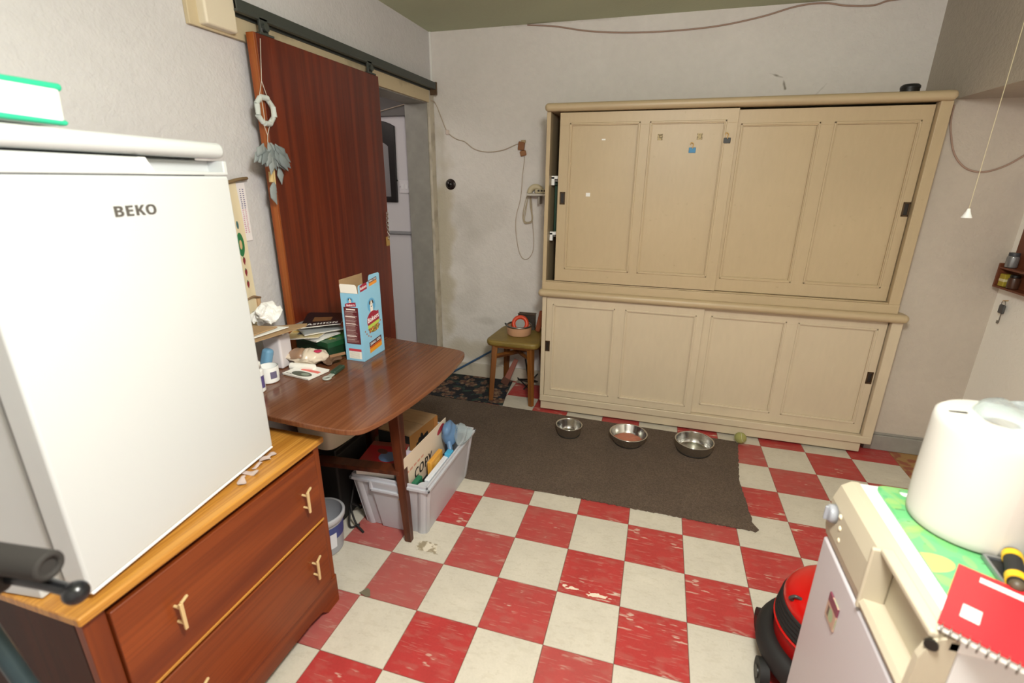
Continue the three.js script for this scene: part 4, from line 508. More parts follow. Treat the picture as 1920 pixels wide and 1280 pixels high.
  const op = thing('bottle_opener', 'clear ended bottle opener with a dark green handle', 'bottle opener', [-0.212, y, 0.002], 0.12); obj('ring', [new THREE.TorusGeometry(0.013, 0.004, 10, 24).rotateX(Math.PI / 2).translate(0, 0.0045, 0), rb(0.02, 0.007, 0.03, 0, 0.004, -0.028, 0.003)], plain(0xaab0a8, 0.25), op); obj('handle', rb(0.024, 0.016, 0.075, 0.002, 0.009, -0.075, 0.005, 3), plain(0x2c4434, 0.4), op);
  const br = thing('crumpled_wrapper', 'crumpled brown paper wrapper beside the green box', 'wrapper', [-0.3, y, -0.14]); obj('wrapper', displace(new THREE.IcosahedronGeometry(0.036, 8).scale(1.3, 0.3, 0.8), 0.03, 50, 6).translate(0, 0.018, 0), plain(0x5d4330, 0.6), br); obj('stick', bar([0.0, 0.03, 0], [0.06, 0.045, -0.02], 0.012, 0.004), plain(0x8d6a4c, 0.6), br);
}

// ---------------------------------------------------------------- under the table
{
  const t = thing('storage_crate', 'grey plastic storage crate full of packets under the table', 'crate', [0, 0, 0]);
  const bx0 = -0.2, bx1 = 0.088, bz0 = -0.592, bz1 = -0.139, tx0 = -0.212, tx1 = 0.128, tz0 = -0.6, tz1 = -0.085, H = 0.265;
  const wallPanel = (b0, b1, t0, t1, th) => { const g = new THREE.BoxGeometry(1, 1, 1, 4, 4, 1), p = g.attributes.position; for (let i = 0; i < p.count; i++) { const u = p.getX(i) + 0.5, v = p.getY(i) + 0.5, w = p.getZ(i); const a = [lerp(b0[0], t0[0], v), lerp(b0[1], t0[1], v)], b = [lerp(b1[0], t1[0], v), lerp(b1[1], t1[1], v)], n = [-(b[1] - a[1]), b[0] - a[0]], L = Math.hypot(...n); p.setXYZ(i, lerp(a[0], b[0], u) + n[0] / L * w * th, 0.002 + v * (H - 0.004), lerp(a[1], b[1], u) + n[1] / L * w * th); } g.computeVertexNormals(); return g; };
  const C = [[bx0, bz1, tx0, tz1], [bx1, bz1, tx1, tz1], [bx1, bz0, tx1, tz0], [bx0, bz0, tx0, tz0]];
  for (let i = 0; i < 4; i++) { const a = C[i], b = C[(i + 1) % 4]; obj('wall', wallPanel([a[0], a[1]], [b[0], b[1]], [a[2], a[3]], [b[2], b[3]], 0.004), M.crate, t); }
  obj('base', bb(bx0, bx1, 0.001, 0.006, bz0, bz1), M.crate, t);
  for (const a of C) obj('corner_post', displace(rod([a[0] - Math.sign(a[0] + 0.05) * 0.024, 0.002, a[1] - Math.sign(a[1] + 0.35) * 0.02], [a[2] - Math.sign(a[2] + 0.05) * 0.024, H - 0.01, a[3] - Math.sign(a[3] + 0.35) * 0.024], 0.028, 0.03, 20), 0, 1, 1), M.crate, t);
  const rimRing = (o, y0, h, w) => [bb(tx0 - o, tx1 + o, y0, y0 + h, tz1 + o - w, tz1 + o, 0.003, 2), bb(tx0 - o, tx1 + o, y0, y0 + h, tz0 - o, tz0 - o + w, 0.003, 2), bb(tx0 - o, tx0 - o + w, y0, y0 + h, tz0 - o, tz1 + o, 0.003, 2), bb(tx1 + o - w, tx1 + o, y0, y0 + h, tz0 - o, tz1 + o, 0.003, 2)];
  obj('rim', [...rimRing(0.012, H - 0.012, 0.014, 0.016), ...rimRing(0.004, H - 0.002, 0.016, 0.008)], M.crate, t);
  obj('handle_panel', [wallPanel([-0.115, bz1 + 0.006], [0.0, bz1 + 0.006], [-0.125, tz1 + 0.008], [0.01, tz1 + 0.008], 0.01), bb(-0.13, 0.014, H - 0.05, H - 0.036, tz1 - 0.006, tz1 + 0.014, 0.004), bb(-0.13, -0.116, H - 0.05, H, tz1 - 0.006, tz1 + 0.014, 0.004)], M.crate, t);
  // what fills the crate
  const cb = thing('fruit_box', 'worn brown cardboard box with black print in the crate', 'cardboard box', [-0.125, 0.22, -0.42], -0.12);
  const ft = canvasTex(256, 128, (g, W, H2) => { g.fillStyle = '#a9753c'; g.fillRect(0, 0, W, H2); const q = rng(6); g.fillStyle = '#15110e'; for (let i = 0; i < 7; i++) { g.beginPath(); g.ellipse(60 + i * 24, 50 + q() * 30, 14, 20 * q() + 8, q() * 3, 0, 7); g.fill(); } });
  { const c2 = M.card, g = new RoundedBoxGeometry(0.17, 0.145, 0.23, 2, 0.004); const dk = plain(0x1b1f1c, 0.7); const m2 = new THREE.Mesh(new THREE.BoxGeometry(0.17, 0.14, 0.23), [mat({ map: ft, roughness: 0.8 }), c2, c2, c2, dk, c2]); m2.name = 'box'; m2.position.y = 0.07; m2.castShadow = m2.receiveShadow = true; cb.add(m2); obj('flap', boxUV(rb(0.168, 0.003, 0.112, 0, 0.1425, 0.057, 0.001)), M.card, cb); obj('flap', boxUV(rb(0.168, 0.003, 0.112, 0, 0.1425, -0.058, 0.001)), M.card, cb); obj('tab', boxUV(rb(0.003, 0.06, 0.03, 0.0865, 0.11, -0.1, 0.001)), plain(0xb67a3e, 0.8), cb); }
  const ct = canvasTex(512, 256, (g, W, H2) => { g.fillStyle = '#d6c7b2'; g.fillRect(0, 0, W, H2); g.fillStyle = '#c98f7a'; for (let i = 0; i < 5; i++) g.fillRect(20 + i * 42, 96, 30, 14); g.fillStyle = '#a8303c'; g.beginPath(); g.ellipse(440, 60, 48, 22, -0.3, 0, 7); g.fill(); g.fillStyle = '#14110f'; g.font = 'bold 84px sans-serif'; g.fillText('COPY', 110, 196); });
  const cp = thing('printed_card_panel', 'cream cardboard panel printed COPY standing in the crate', 'cardboard', [0.03, 0.2, -0.27], 0);
  { const sh = shape([[-0.2, 0], [0.2, 0], [0.2, 0.185], [0.1, 0.19], [-0.06, 0.195], [-0.2, 0.2]]), g = norm(new THREE.ExtrudeGeometry(sh, { depth: 0.003, bevelEnabled: false })), p = g.attributes.position; for (let i = 0; i < p.count; i++) g.attributes.uv.setXY(i, (p.getX(i) + 0.2) / 0.4, p.getY(i) / 0.2); const o = obj('panel', g.rotateY(Math.PI / 2), mat({ map: ct, roughness: 0.8 }), cp); o.rotation.z = -0.06; obj('foot_fold', rb(0.03, 0.003, 0.4, -0.012, 0.0015, 0, 0.001), M.card, cp); }
  const pk = (name, label, cat, x, yy, z, w, h, d, col, rot, band) => { const o = thing(name, label, cat, [x, yy, z], rot); obj('pack', rb(w, h, d, 0, h / 2, 0, 0.004), plain(col, 0.45), o); obj('band', rb(w + 0.001, h * 0.35, d * 0.5, 0, h * 0.62, 0, 0.003), plain(band, 0.45), o); return o; };
  pk('packet', 'orange-yellow packet standing near the crate edge', 'packet', 0.064, 0.2, -0.3, 0.02, 0.085, 0.12, 0xd59a3c, 0, 0xe0b25e); pk('packet', 'dark green packet at the near corner of the crate', 'packet', 0.058, 0.2, -0.137, 0.022, 0.068, 0.06, 0x1f6b4c, 0, 0x22332c); pk('packet', 'white packet with pale blue print along the crate rim', 'packet', 0.096, 0.2, -0.25, 0.024, 0.062, 0.2, 0xdfe3ea, 0, 0xb7cfe6); pk('packet', 'bright sky blue packet below the blue bag', 'packet', 0.105, 0.2, -0.36, 0.03, 0.078, 0.04, 0x46a5cf, 0, 0x7cc3de);
  { const g = displace(new THREE.SphereGeometry(1, 30, 22).scale(0.032, 0.055, 0.05), 0.022, 34, 9); const o = thing('blue_plastic_bag', 'twisted translucent blue plastic bag in the crate corner', 'bag', [0.068, 0.32, -0.45]); obj('bag', g, M.blueClear, o); obj('tail', tube([[0.01, -0.03, 0.03], [0.025, -0.06, 0.05], [0.03, -0.09, 0.07]], 0.012, 16), M.blueClear, o); }
  { const o = thing('clear_wrapping', 'crumpled clear plastic wrapping heaped by the blue bag', 'wrapping', [0.118, 0.31, -0.47]); obj('film', displace(new THREE.IcosahedronGeometry(0.05, 5).scale(0.6, 0.8, 0.9), 0.045, 36, 15), M.clear, o); }
  const rt = canvasTex(256, 256, (g, W, H2) => { g.fillStyle = '#a31822'; g.fillRect(0, 0, W, H2); g.fillStyle = '#8a4a3c'; g.fillRect(0, 0, W, 44); g.fillStyle = '#5f80a8'; g.beginPath(); g.ellipse(170, 150, 62, 50, 0.2, 0, 7); g.fill(); g.fillStyle = '#5a3226'; g.beginPath(); g.ellipse(110, 100, 40, 22, 0.4, 0, 7); g.fill(); g.fillStyle = '#e8d9c9'; g.beginPath(); g.arc(150, 222, 12, 0, 7); g.fill(); });
  const rbk = thing('red_picture_book', 'red picture book with a round blue shape lying in the crate', 'book', [-0.125, 0.268, -0.19], 0.15); { const p = plain(0x7c1018, 0.4), m2 = new THREE.Mesh(new THREE.BoxGeometry(0.17, 0.003, 0.2), [p, p, mat({ map: rt, roughness: 0.3 }), p, p, p]); m2.name = 'cover'; m2.position.set(0, 0.0515, 0); m2.castShadow = true; rbk.add(m2); obj('pages', rb(0.164, 0.046, 0.194, 0, 0.026, 0, 0.001), M.paper, rbk); }
  pk('comic', 'pink and white comic beside the cardboard panel', 'comic', -0.022, 0.25, -0.21, 0.05, 0.06, 0.12, 0xd9cfe0, 0.1, 0xb64a6a);
  const tub = thing('cream_tub', 'cream plastic tub stacked on a dark box under the table', 'tub', [-0.36, 0.37, -0.19], -0.12);
  { const pts = [[0, 0.002], [0.09, 0.002], [0.102, 0.012], [0.112, 0.19], [0.115, 0.194], [0.107, 0.194], [0.1, 0.02], [0, 0.01]]; const g = lathe(pts, 48), p = g.attributes.position; for (let i = 0; i < p.count; i++) { const x = p.getX(i), z = p.getZ(i), r = Math.hypot(x, z); if (r > 1e-5) { const a = Math.atan2(z, x), n = 6, s = Math.pow(Math.pow(Math.abs(Math.cos(a)), n) + Math.pow(Math.abs(Math.sin(a)), n), -1 / n); p.setXYZ(i, x * s * 0.9, p.getY(i), z * s * 1.25); } } g.computeVertexNormals(); obj('body', g, plain(0xcfc4ad, 0.45), tub); obj('rim', rb(0.215, 0.012, 0.3, 0, 0.199, 0, 0.006), plain(0xd6ccb6, 0.45), tub); }
  const db = thing('added_black_box', 'added black box under the tub standing in for table shade', 'box', [-0.375, 0, -0.21]); obj('body', rb(0.16, 0.33, 0.23, 0, 0.167, 0, 0.01, 3), M.blackRub, db); obj('lid', rb(0.17, 0.03, 0.24, 0, 0.348, 0, 0.008, 3), M.black, db);  // added tub support; its black stands in for under-table darkness
  const bu = thing('plastic_bucket', 'grey plastic bucket with a blue label behind the chest', 'bucket', [-0.278, 0, 0.055]);
  obj('body', lathe([[0, 0.002], [0.072, 0.002], [0.074, 0.006], [0.086, 0.17], [0.083, 0.17], [0.071, 0.008], [0, 0.006]], 40), plain(0x9b9da3, 0.5), bu); obj('rim', lathe([[0.085, 0.152], [0.092, 0.152], [0.094, 0.17], [0.088, 0.176], [0.083, 0.172]], 40), plain(0xb4b6ba, 0.5), bu); obj('label', new THREE.CylinderGeometry(0.0838, 0.0795, 0.06, 32, 1, true, 0.9, 1.3).translate(0, 0.105, 0), mat({ color: 0x39457e, side: THREE.DoubleSide, roughness: 0.5 }), bu); obj('barcode', new THREE.CylinderGeometry(0.082, 0.0765, 0.07, 16, 1, true, 1.0, 0.35).translate(0, 0.07, 0), mat({ color: 0xd9dbe2, side: THREE.DoubleSide }), bu);
  tag(obj('black_cable', tube([[-0.17, 0.006, -0.06], [-0.22, 0.03, -0.08], [-0.25, 0.1, -0.1], [-0.26, 0.05, -0.16], [-0.27, 0.01, -0.2], [-0.26, 0.09, -0.24], [-0.265, 0.2, -0.2], [-0.255, 0.12, -0.12], [-0.24, 0.008, -0.07], [-0.215, 0.006, -0.1]], 0.0045, 120, 8), M.blackRub), 'tangled black cable on the floor by the crate', 'cable');
}

// ---------------------------------------------------------------- chest of drawers
{
  const t = thing('chest_of_drawers', 'old brown wooden chest of drawers carrying the fridge', 'chest of drawers'), FX = -0.068, BX = -0.585, z0 = 0.268, z1 = 0.965;
  obj('top', boxUV(bb(BX, -0.045, 0.643, 0.664, z0 - 0.008, z1 + 0.012, 0.005, 3), 'z'), M.chestTop, t);
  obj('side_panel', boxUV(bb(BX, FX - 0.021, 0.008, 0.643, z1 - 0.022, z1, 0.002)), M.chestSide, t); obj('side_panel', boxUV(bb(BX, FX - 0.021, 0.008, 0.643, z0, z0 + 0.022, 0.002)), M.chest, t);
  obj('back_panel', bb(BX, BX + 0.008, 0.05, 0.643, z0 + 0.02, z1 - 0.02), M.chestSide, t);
  obj('stile', boxUV(bb(FX - 0.02, FX + 0.004, 0.1, 0.643, z1 - 0.042, z1, 0.003)), M.chest, t); obj('stile', boxUV(bb(FX - 0.02, FX + 0.004, 0.1, 0.643, z0, z0 + 0.026, 0.003)), M.chest, t);
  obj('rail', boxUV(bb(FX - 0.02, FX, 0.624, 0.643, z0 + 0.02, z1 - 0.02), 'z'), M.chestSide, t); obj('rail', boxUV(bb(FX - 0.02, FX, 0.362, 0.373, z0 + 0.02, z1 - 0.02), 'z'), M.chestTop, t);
  const pl = shape([[z0, 0.002], [z0 + 0.06, 0.002], [z0 + 0.085, 0.03], [z0 + 0.14, 0.042], [z1 - 0.14, 0.042], [z1 - 0.085, 0.03], [z1 - 0.06, 0.002], [z1, 0.002], [z1, 0.112], [z0, 0.112]].map(([z, y]) => [-z, y]));
  obj('plinth', boxUV(new THREE.ExtrudeGeometry(pl, { depth: 0.018, bevelSize: 0.002, bevelThickness: 0.002, bevelSegments: 1 }).rotateY(Math.PI / 2).translate(FX - 0.012, 0, 0), 'z'), M.chest, t);
  for (const [y0, y1, hy] of [[0.376, 0.621, 0.5], [0.116, 0.36, 0.24]]) {
    const d = obj('drawer', [bb(FX - 0.3, FX + 0.013, y0, y1, 0.297, 0.922, 0.004, 2)].map((g) => boxUV(g, 'z')), M.chest, t);
    if (y0 > 0.2) obj('lit_edge_strip', boxUV(bb(FX - 0.002, FX + 0.016, y0 - 0.004, y0 + 0.004, 0.297, 0.922, 0.002), 'z'), M.chestTop, d);  // paler strip imitates light caught along the drawer's lower edge
    for (const z of [0.375, 0.805]) { const X = FX + 0.013; obj('handle', [bar([X + 0.021, hy + 0.034, z], [X + 0.021, hy - 0.04, z], 0.0065, 0.009, 0.0015, 0.0055), rod([X - 0.001, hy + 0.02, z], [X + 0.02, hy + 0.02, z], 0.0035), rod([X - 0.001, hy - 0.024, z], [X + 0.02, hy - 0.024, z], 0.0035), bar([X + 0.022, hy + 0.034, z], [X + 0.016, hy + 0.036, z - 0.022], 0.0065, 0.0065, 0.002)], mat({ color: 0xd8bf8c, roughness: 0.4, metalness: 0.2 }), d); }
  }
  const sc = []; const r = rng(8); for (let i = 0; i < 5; i++) sc.push(displace(new THREE.PlaneGeometry(0.018 + 0.03 * r(), 0.01 + 0.016 * r(), 6, 5).rotateX(-Math.PI / 2).rotateY(r() * 3), 0.01, 70, i * 3).translate(-0.128 + i * 0.006 + r() * 0.01, 0.6685, 0.39 + i * 0.036 + r() * 0.02));
  tag(obj('torn_paper', sc, mat({ color: 0xb9a7a0, roughness: 0.8, side: THREE.DoubleSide })), 'torn paper scraps trapped under the fridge on the chest top', 'paper');
}

// ---------------------------------------------------------------- fridge on the chest
{
  const t = thing('fridge', 'white small fridge standing on the chest of drawers', 'fridge', [-0.131, 0.665, 0.379], Math.atan2(0.069, 0.561)), W = 0.562, H = 0.855, D = 0.44;
  obj('body', [rb(D - 0.075, H - 0.04, W - 0.014, -0.075 - (D - 0.075) / 2, (H - 0.04) / 2 + 0.012, W / 2, 0.008, 3), bb(-D, -0.1, 0.0, 0.03, 0.01, W + 0.014, 0.004)], M.fridge, t);
  obj('seal', bb(-0.076, -0.056, 0.03, H - 0.045, 0.012, W - 0.012), M.fridgeGap, t);
  const d = obj('door', [rb(0.056, 0.768, W, -0.028, 0.4, W / 2, 0.007, 3)], M.fridge, t);
  obj('door_bottom_edge', bb(-0.056, 0.001, 0.012, 0.018, 0.003, W - 0.003, 0.002), M.white, d);
  const hs = obj('handle_strip', [bb(-0.056, 0.001, 0.7855, 0.819, 0.235, W, 0.003), bb(-0.056, 0.001, 0.7855, 0.819, 0, 0.014, 0.003), bb(-0.056, -0.042, 0.7855, 0.819, 0.012, 0.24, 0.003), bb(-0.044, 0.001, 0.7855, 0.793, 0.012, 0.24, 0.002)], M.fridge, d);
  { const g = new THREE.ExtrudeGeometry(shape([[0.215, 0.79], [0.25, 0.79], [0.25, 0.819], [0.232, 0.819]].map(([z, y]) => [-z, y])), { depth: 0.04, bevelEnabled: false }).rotateY(Math.PI / 2).translate(-0.0395, 0, 0); obj('grip_lip', g, M.white, hs); }
  obj('worktop', [rb(D + 0.006, 0.036, W, -(D + 0.006) / 2 + 0.006, H - 0.013, W / 2, 0.0165, 6)], M.fridge, t);
  obj('hinge_cover', rb(0.02, 0.006, 0.05, -0.03, 0.8265, 0.03, 0.002), plain(0xb98f9a, 0.4), t);
  const tg = new TextGeometry('BEKO', { font, size: 0.02, depth: 0.0016, curveSegments: 4, bevelEnabled: false }); tg.computeBoundingBox(); const bw = tg.boundingBox.max.x; tg.scale(0.098 / bw, 1, 1).rotateY(Math.PI / 2);
  const b = obj('badge', tg, mat({ color: 0x6d6a66, roughness: 0.35, metalness: 0.5 }), t); b.position.set(-0.0002, 0.707, 0.33);
  const p = thing('nappy_pack', 'green and white plastic packet on top of the fridge', 'packet', [-0.28, 1.535, 0.8], 0.12);
  obj('pack', displace(rb(0.26, 0.07, 0.18, 0, 0.036, 0, 0.014, 6), 0.01, 16, 3), plain(0xe9efe6, 0.4), p); obj('band', [displace(rb(0.262, 0.012, 0.182, 0, 0.066, 0, 0.006, 6), 0.01, 16, 3), displace(rb(0.262, 0.012, 0.182, 0, 0.0068, 0, 0.006, 6), 0.01, 16, 3), displace(rb(0.262, 0.071, 0.03, 0, 0.0362, 0.078, 0.014, 6), 0.01, 16, 3)], plain(0x2fb58c, 0.4), p);
  const e = thing('brown_envelope', 'flat brown envelope lying on the fridge worktop', 'envelope', [-0.33, 1.5255, 0.6], 0.1); obj('envelope', rb(0.2, 0.003, 0.16, 0, 0.0015, 0, 0.001), M.card, e); obj('flap', rb(0.19, 0.0012, 0.05, 0, 0.0036, 0.04, 0.0004), M.card, e);
}

// ---------------------------------------------------------------- walking frame handle in the near corner
{
  const t = thing('wheeled_walker', 'black foam handlebar with ball-ended brake lever and blue-grey tube', 'walker');
  obj('grip', [rod([0.04, 0.96, 1.112], [0.19, 0.96, 1.093], 0.0195, 0.0195, 28), new THREE.TorusGeometry(0.015, 0.0048, 10, 28).rotateY(Math.PI / 2 + 0.12).translate(0.19, 0.96, 1.093)], plain(0x2a2724, 0.85), t);
  obj('lever', [tube([[0.05, 0.915, 1.1], [0.12, 0.92, 1.095], [0.17, 0.92, 1.09], [0.212, 0.918, 1.087]], 0.0085, 30, 12), new THREE.SphereGeometry(0.0155, 24, 16).translate(0.216, 0.917, 1.087)], plain(0x17181a, 0.25), t);
  obj('bracket', rb(0.07, 0.05, 0.03, 0.07, 0.925, 1.108, 0.01, 3), M.black, t);
  const T0 = mat({ color: 0x35474d, roughness: 0.35, metalness: 0.4 });
  obj('tube', [rod([0.03, 0.93, 1.112], [0.03, 0.84, 1.112], 0.0125, 0.0125, 20), rod([0.03, 0.84, 1.112], [0.3, 0.1, 1.1], 0.0125, 0.0125, 20)], T0, t);
  obj('wheel', [new THREE.TorusGeometry(0.075, 0.018, 12, 32).translate(0.31, 0.094, 1.1), cyl(0.03, 0.03, 0.026, 0, 0, 0, 20).rotateX(Math.PI / 2).translate(0.31, 0.094, 1.1), ...[0, 1, 2, 3].map((k) => rb(0.14, 0.014, 0.012, 0, 0, 0, 0.003).rotateZ(k * Math.PI / 4).translate(0.31, 0.094, 1.1))], M.blackRub, t);
}

// ---------------------------------------------------------------- freezer with kitchen things, lower right
{
  const FX = 1.36, z0 = 0.29, z1 = 0.705, Y = 0.808, t = thing('freezer', 'small white freezer with a beige control panel and recessed handle', 'freezer');
  obj('body', rb(0.54, Y - 0.03, z1 - z0 - 0.004, FX + 0.045 + 0.27, (Y - 0.03) / 2 + 0.012, (z0 + z1) / 2, 0.006, 2), plain(0xdcdcda, 0.4), t);
  obj('worktop', rb(0.58, 0.026, z1 - z0, FX + 0.028 + 0.29, Y - 0.013, (z0 + z1) / 2, 0.006, 3), plain(0xf4f5f2, 0.4), t);
  obj('door', rb(0.042, 0.64, z1 - z0, FX + 0.024, 0.335, (z0 + z1) / 2, 0.006, 3), plain(0xc4bfc2, 0.4), t);
  const beige = plain(0xbab09a, 0.45);
  // panel: profile swept along z, with the handle recess left open near one end
  const prof = [[0.045, 0.662], [0.006, 0.664], [0.0, 0.69], [0.002, 0.76], [0.012, 0.795], [0.03, 0.8085], [0.045, 0.8085]];
  const sweep = (a, b, P0 = prof) => new THREE.ExtrudeGeometry(shape(P0), { depth: b - a, bevelEnabled: false, curveSegments: 4 }).translate(FX, 0, a);
  const pn = obj('control_panel', [sweep(z0, 0.515), sweep(0.692, z1), sweep(0.515, 0.692, [[0.045, 0.662], [0.004, 0.664], [-0.002, 0.68], [0.004, 0.69], [0.045, 0.684]]), sweep(0.515, 0.692, [[0.045, 0.79], [0.02, 0.787], [0.014, 0.795], [0.03, 0.8085], [0.045, 0.8085]]), sweep(0.515, 0.692, [[0.045, 0.68], [0.04, 0.68], [0.04, 0.8], [0.045, 0.8]])], beige, t);
  obj('recess_edge', [bb(FX - 0.004, FX + 0.04, 0.664, 0.805, 0.508, 0.518, 0.004), bb(FX + 0.008, FX + 0.03, 0.797, 0.811, 0.515, 0.7, 0.005, 2)], beige, pn);
  obj('recess_hole', cyl(0.009, 0.009, 0.006, 0, 0, 0, 16).rotateX(Math.PI / 2).rotateY(-0.5).translate(FX + 0.012, 0.79, 0.704), M.black, pn);
  obj('thermostat_dial', [lathe([[0, 0.016], [0.016, 0.016], [0.02, 0.012], [0.022, 0], [0, 0]], 32).rotateZ(Math.PI / 2).translate(FX + 0.002, 0.738, 0.322), rb(0.008, 0.034, 0.006, FX - 0.016, 0.738, 0.322, 0.002)], plain(0x9a9da4, 0.35), pn);
  for (const [z, y] of [[0.352, 0.752], [0.363, 0.73], [0.372, 0.706]]) obj('indicator', new THREE.SphereGeometry(0.006, 14, 10).scale(0.6, 1, 1).translate(FX + 0.0015, y, z), plain(0xe6dcc0, 0.3), pn);
  const ph = canvasTex(64, 64, (g) => { g.fillStyle = '#b99a86'; g.fillRect(0, 0, 64, 64); g.fillStyle = '#7a3b4c'; g.fillRect(0, 0, 64, 22); g.fillStyle = '#9db08a'; g.beginPath(); g.arc(34, 42, 16, 0, 7); g.fill(); g.fillStyle = '#6a5a50'; g.fillRect(10, 30, 12, 26); });
  tag(obj('fridge_magnet', rb(0.004, 0.062, 0.052, FX + 0.001, 0.56, 0.425, 0.001), mat({ map: ph, roughness: 0.4 })), 'small square picture magnet on the freezer door', 'magnet');
  // glass chopping board
  const gt = canvasTex(512, 512, (g, w, h) => { g.fillStyle = '#66b074'; g.fillRect(0, 0, w, h); const q = rng(14); for (let i = 0; i < 160; i++) { g.globalAlpha = 0.35; g.fillStyle = ['#86bf88', '#58a068', '#7faa5a', '#4a9a74', '#a2b666'][i % 5]; g.beginPath(); g.ellipse(q() * w, q() * h, 20 + q() * 50, 6 + q() * 16, q() * 3, 0, 7); g.fill(); } g.globalAlpha = 1; g.fillStyle = '#b9c26a'; g.beginPath(); g.ellipse(200, 330, 60, 34, 0.3, 0, 7); g.fill(); g.fillStyle = '#4f6b4a'; for (let i = 0; i < 40; i++) g.fillRect(q() * w, q() * h, 3 + q() * 24, 3); });
  gt.wrapS = gt.wrapT = THREE.RepeatWrapping; gt.repeat.set(1 / 0.36, 1 / 0.36); gt.offset.set(-1.43 / 0.36, 0);
  const by = Y + 0.0005, bs = shape(roundOutline([[1.432, -0.296, 0.025], [1.625, -0.296, 0.025], [1.625, -0.655, 0.025], [1.428, -0.655, 0.025]])); const hh = new THREE.Path(); roundOutline([[1.472, -0.305, 0.008], [1.535, -0.305, 0.008], [1.535, -0.328, 0.008], [1.472, -0.328, 0.008]], 4).forEach(([x, y], i) => (i ? hh.lineTo(x, y) : hh.moveTo(x, y))); bs.holes.push(hh);
  tag(obj('chopping_board', boxUV(new THREE.ExtrudeGeometry(bs, { depth: 0.003, bevelSize: 0.0008, bevelThickness: 0.0008, bevelSegments: 2 }).rotateX(-Math.PI / 2).translate(0, by + 0.0008, 0)), mat({ map: gt, roughness: 0.15 })), 'green patterned glass chopping board on the freezer top', 'chopping board');
  // kitchen roll
  const kr = thing('kitchen_roll', 'large white paper roll in clear wrapping on the chopping board', 'paper roll', [1.552, by + 0.005, 0.398]);
  const pr = [[0.022, 0.001], [0.09, 0.001], [0.096, 0.006]]; for (let i = 1; i < 16; i++) pr.push([0.0968, 0.006 + i * 0.0135]); pr.push([0.0955, 0.222], [0.088, 0.228], [0.03, 0.226], [0.022, 0.22], [0.022, 0.001]);
  obj('paper', displace(lathe(pr, 72), 0.003, 10, 5), mat({ color: 0xc4c1b8, roughness: 0.9 }), kr); obj('core', lathe([[0.0215, 0.002], [0.0215, 0.222], [0.0195, 0.222], [0.0195, 0.002]], 32), M.card, kr);
  obj('pen_mark', displace(rb(0.03, 0.002, 0.004, -0.062, 0.2285, -0.02, 0.0008).rotateY(0.1), 0.001, 60, 2), M.black, kr);
  const lab = canvasTex(64, 64, (g) => { ['#c9423c', '#e0a63c', '#cfe06a', '#7fbf6a'].forEach((c, i) => { g.fillStyle = c; g.fillRect(0, i * 16, 64, 16); }); }); obj('label', displace(rb(0.05, 0.0025, 0.05, 0.055, 0.2292, 0.03, 0.0008), 0.002, 30, 3), mat({ map: lab, roughness: 0.4 }), kr);
  const wr = new THREE.SphereGeometry(1, 40, 12, 0, Math.PI * 2, 0, Math.PI / 2).scale(0.09, 0.03, 0.085); displace(wr, 0.03, 28, 7); obj('wrapping', wr.translate(0.05, 0.215, -0.03), M.clear, kr);
  // tray, knife, red notebook
  const tr = thing('baking_tray', 'dark baking tray with a pale rim beside the paper roll', 'tray', [1.565, by + 0.004, 0.58], -0.08); obj('pan', rb(0.08, 0.006, 0.15, -0.001, 0.004, 0, 0.003), plain(0x2b2d2e, 0.4, 0.3), tr); obj('rim', [bb(-0.045, 0.045, 0.002, 0.012, -0.08, -0.074, 0.002), bb(-0.045, 0.045, 0.002, 0.012, 0.074, 0.08, 0.002), bb(-0.045, -0.04, 0.002, 0.012, -0.08, 0.08, 0.002), bb(0.04, 0.045, 0.002, 0.016, -0.08, 0.08, 0.002)], mat({ color: 0x9a9c9e, roughness: 0.35, metalness: 0.7 }), tr);
  const kn = thing('craft_knife', 'yellow and black craft knife between the roll and notebook', 'knife', [1.546, by + 0.012, 0.545], -0.42); obj('grip', rod([0, 0.013, -0.05], [0, 0.013, 0.04], 0.013, 0.012, 20), M.blackRub, kn); obj('collar', rod([0, 0.013, -0.045], [0, 0.013, -0.03], 0.0142, 0.0142, 20), plain(0xdcae1c, 0.4), kn); obj('collar', rod([0, 0.013, 0.02], [0, 0.013, 0.036], 0.0142, 0.0142, 20), plain(0xdcae1c, 0.4), kn); obj('end', new THREE.SphereGeometry(0.0105, 16, 10).translate(0, 0.013, 0.043), plain(0x4a4030, 0.5), kn);
  const gx = thing('grey_bread_bin', 'grey metal bread bin behind the dark tray on the freezer', 'bread bin', [1.765, Y + 0.0005, 0.5]); obj('body', rb(0.22, 0.17, 0.3, 0, 0.0855, 0, 0.012, 3), plain(0x8f8e8c, 0.4, 0.2), gx); obj('lid', rb(0.225, 0.03, 0.305, 0, 0.186, 0, 0.012, 3), plain(0xa5a4a2, 0.4, 0.2), gx); obj('base_strip', rb(0.226, 0.012, 0.306, 0, 0.0065, 0, 0.003), plain(0xc5c6c6, 0.35, 0.2), gx);
  const nt = canvasTex(512, 360, (g, w, h) => { g.fillStyle = '#d3282f'; g.fillRect(0, 0, w, h); g.fillStyle = '#f2d9d4'; g.fillRect(60, 26, 250, 30); g.globalAlpha = 0.6; g.fillStyle = '#e9b9b2'; g.fillRect(330, 120, 120, 40); g.fillRect(180, 200, 110, 22); g.globalAlpha = 1; g.fillStyle = '#f0d0cb'; g.fillRect(40, 210, 46, 70); g.fillStyle = '#c79a7a'; g.fillRect(330, 40, 90, 40); });
  const nb = thing('red_notebook', 'red spiral-bound notebook lying over the freezer corner', 'notebook', [1.372, by + 0.006, 0.7], -0.564);
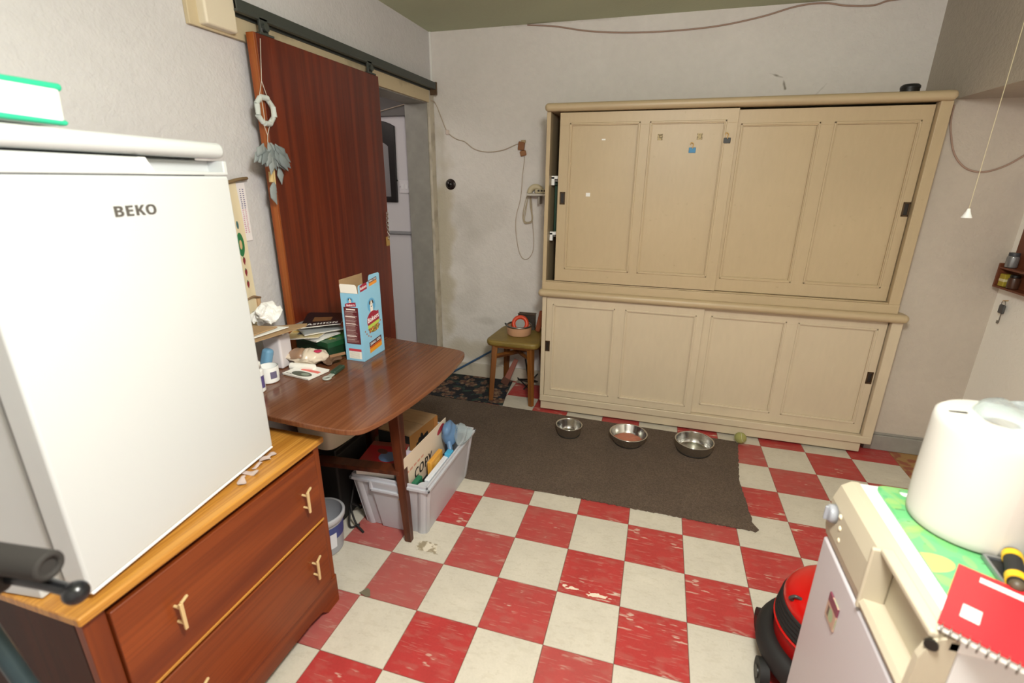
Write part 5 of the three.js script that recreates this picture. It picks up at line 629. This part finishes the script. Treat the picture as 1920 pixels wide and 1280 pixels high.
  { const p = plain(0xc0242b, 0.35), w = 0.25, h = 0.178, m2 = new THREE.Mesh(new THREE.BoxGeometry(w, 0.002, h), [p, p, mat({ map: nt, roughness: 0.3 }), p, p, p]); m2.name = 'cover'; m2.position.set(w / 2, 0.0145, -h / 2); m2.castShadow = m2.receiveShadow = true; nb.add(m2); obj('pages', rb(w - 0.004, 0.012, h - 0.004, w / 2, 0.0075, -h / 2, 0.001), M.paper, nb);
    const co = []; for (let i = 0; i < 24; i++) co.push(new THREE.TorusGeometry(0.0085, 0.0011, 6, 14).rotateY(Math.PI / 2).translate(0.006 + i * 0.0102, 0.0085, 0)); obj('spiral', co, M.steelDull, nb); }
}

// ---------------------------------------------------------------- vacuum cleaner
{
  const t = thing('vacuum_cleaner', 'red and black drum vacuum cleaner on the floor behind the freezer', 'vacuum cleaner', [1.535, 0, 0.085]);
  const red = plain(0xc4140f, 0.25), dred = plain(0xa3120f, 0.3);
  obj('tub', lathe([[0, 0.03], [0.14, 0.03], [0.152, 0.045], [0.158, 0.18], [0.16, 0.19], [0.155, 0.195]], 56), dred, t);
  obj('rim', lathe([[0.155, 0.186], [0.164, 0.188], [0.165, 0.194], [0.156, 0.197]], 56), red, t);
  const bp = [[0.15, 0.195]]; for (let i = 0; i < 5; i++) bp.push([0.162 - i * 0.002, 0.198 + i * 0.013], [0.163 - i * 0.002, 0.208 + i * 0.013], [0.157 - i * 0.002, 0.2095 + i * 0.013]); bp.push([0.145, 0.265]);
  obj('band', lathe(bp, 56), M.blackRub, t);
  const dm = [[0.149, 0.262]]; for (let i = 1; i <= 12; i++) { const a = i / 12 * Math.PI / 2; dm.push([0.15 * Math.cos(a) ** 0.8, 0.264 + 0.085 * Math.sin(a)]); }
  obj('dome', lathe(dm, 56), red, t);
  obj('catch', tube([[-0.135, 0.292, 0.03], [-0.147, 0.3, 0.033], [-0.137, 0.312, 0.036], [-0.12, 0.31, 0.04]], 0.005, 20), plain(0x3b3a38, 0.4), t);
  obj('bumper', [new THREE.TorusGeometry(0.172, 0.03, 16, 56).rotateX(Math.PI / 2).scale(1, 1.4, 1).translate(0, 0.1, 0)], M.blackRub, t);
  for (const [x, z] of [[-0.155, 0.075], [0.155, 0.075], [-0.13, -0.12], [0.13, -0.12]]) { const w = obj('wheel', [cyl(0.042, 0.042, 0.026, 0, 0, 0, 28).rotateZ(Math.PI / 2).translate(x * 1.22, 0.0425, z)], M.blackRub, t); obj('hub', cyl(0.018, 0.022, 0.03, 0, 0, 0, 20).rotateZ(Math.PI / 2).translate(x * 1.23, 0.0425, z), M.black, w); }
  obj('carry_handle', tube([[0, 0.34, -0.09], [0, 0.375, -0.06], [0, 0.38, 0.02], [0, 0.345, 0.06]], 0.01, 30, 10), M.blackRub, t);
}

scene.traverse((o) => { if (o.isLight) { o.castShadow = true; } });
renderer.render(scene, camera);
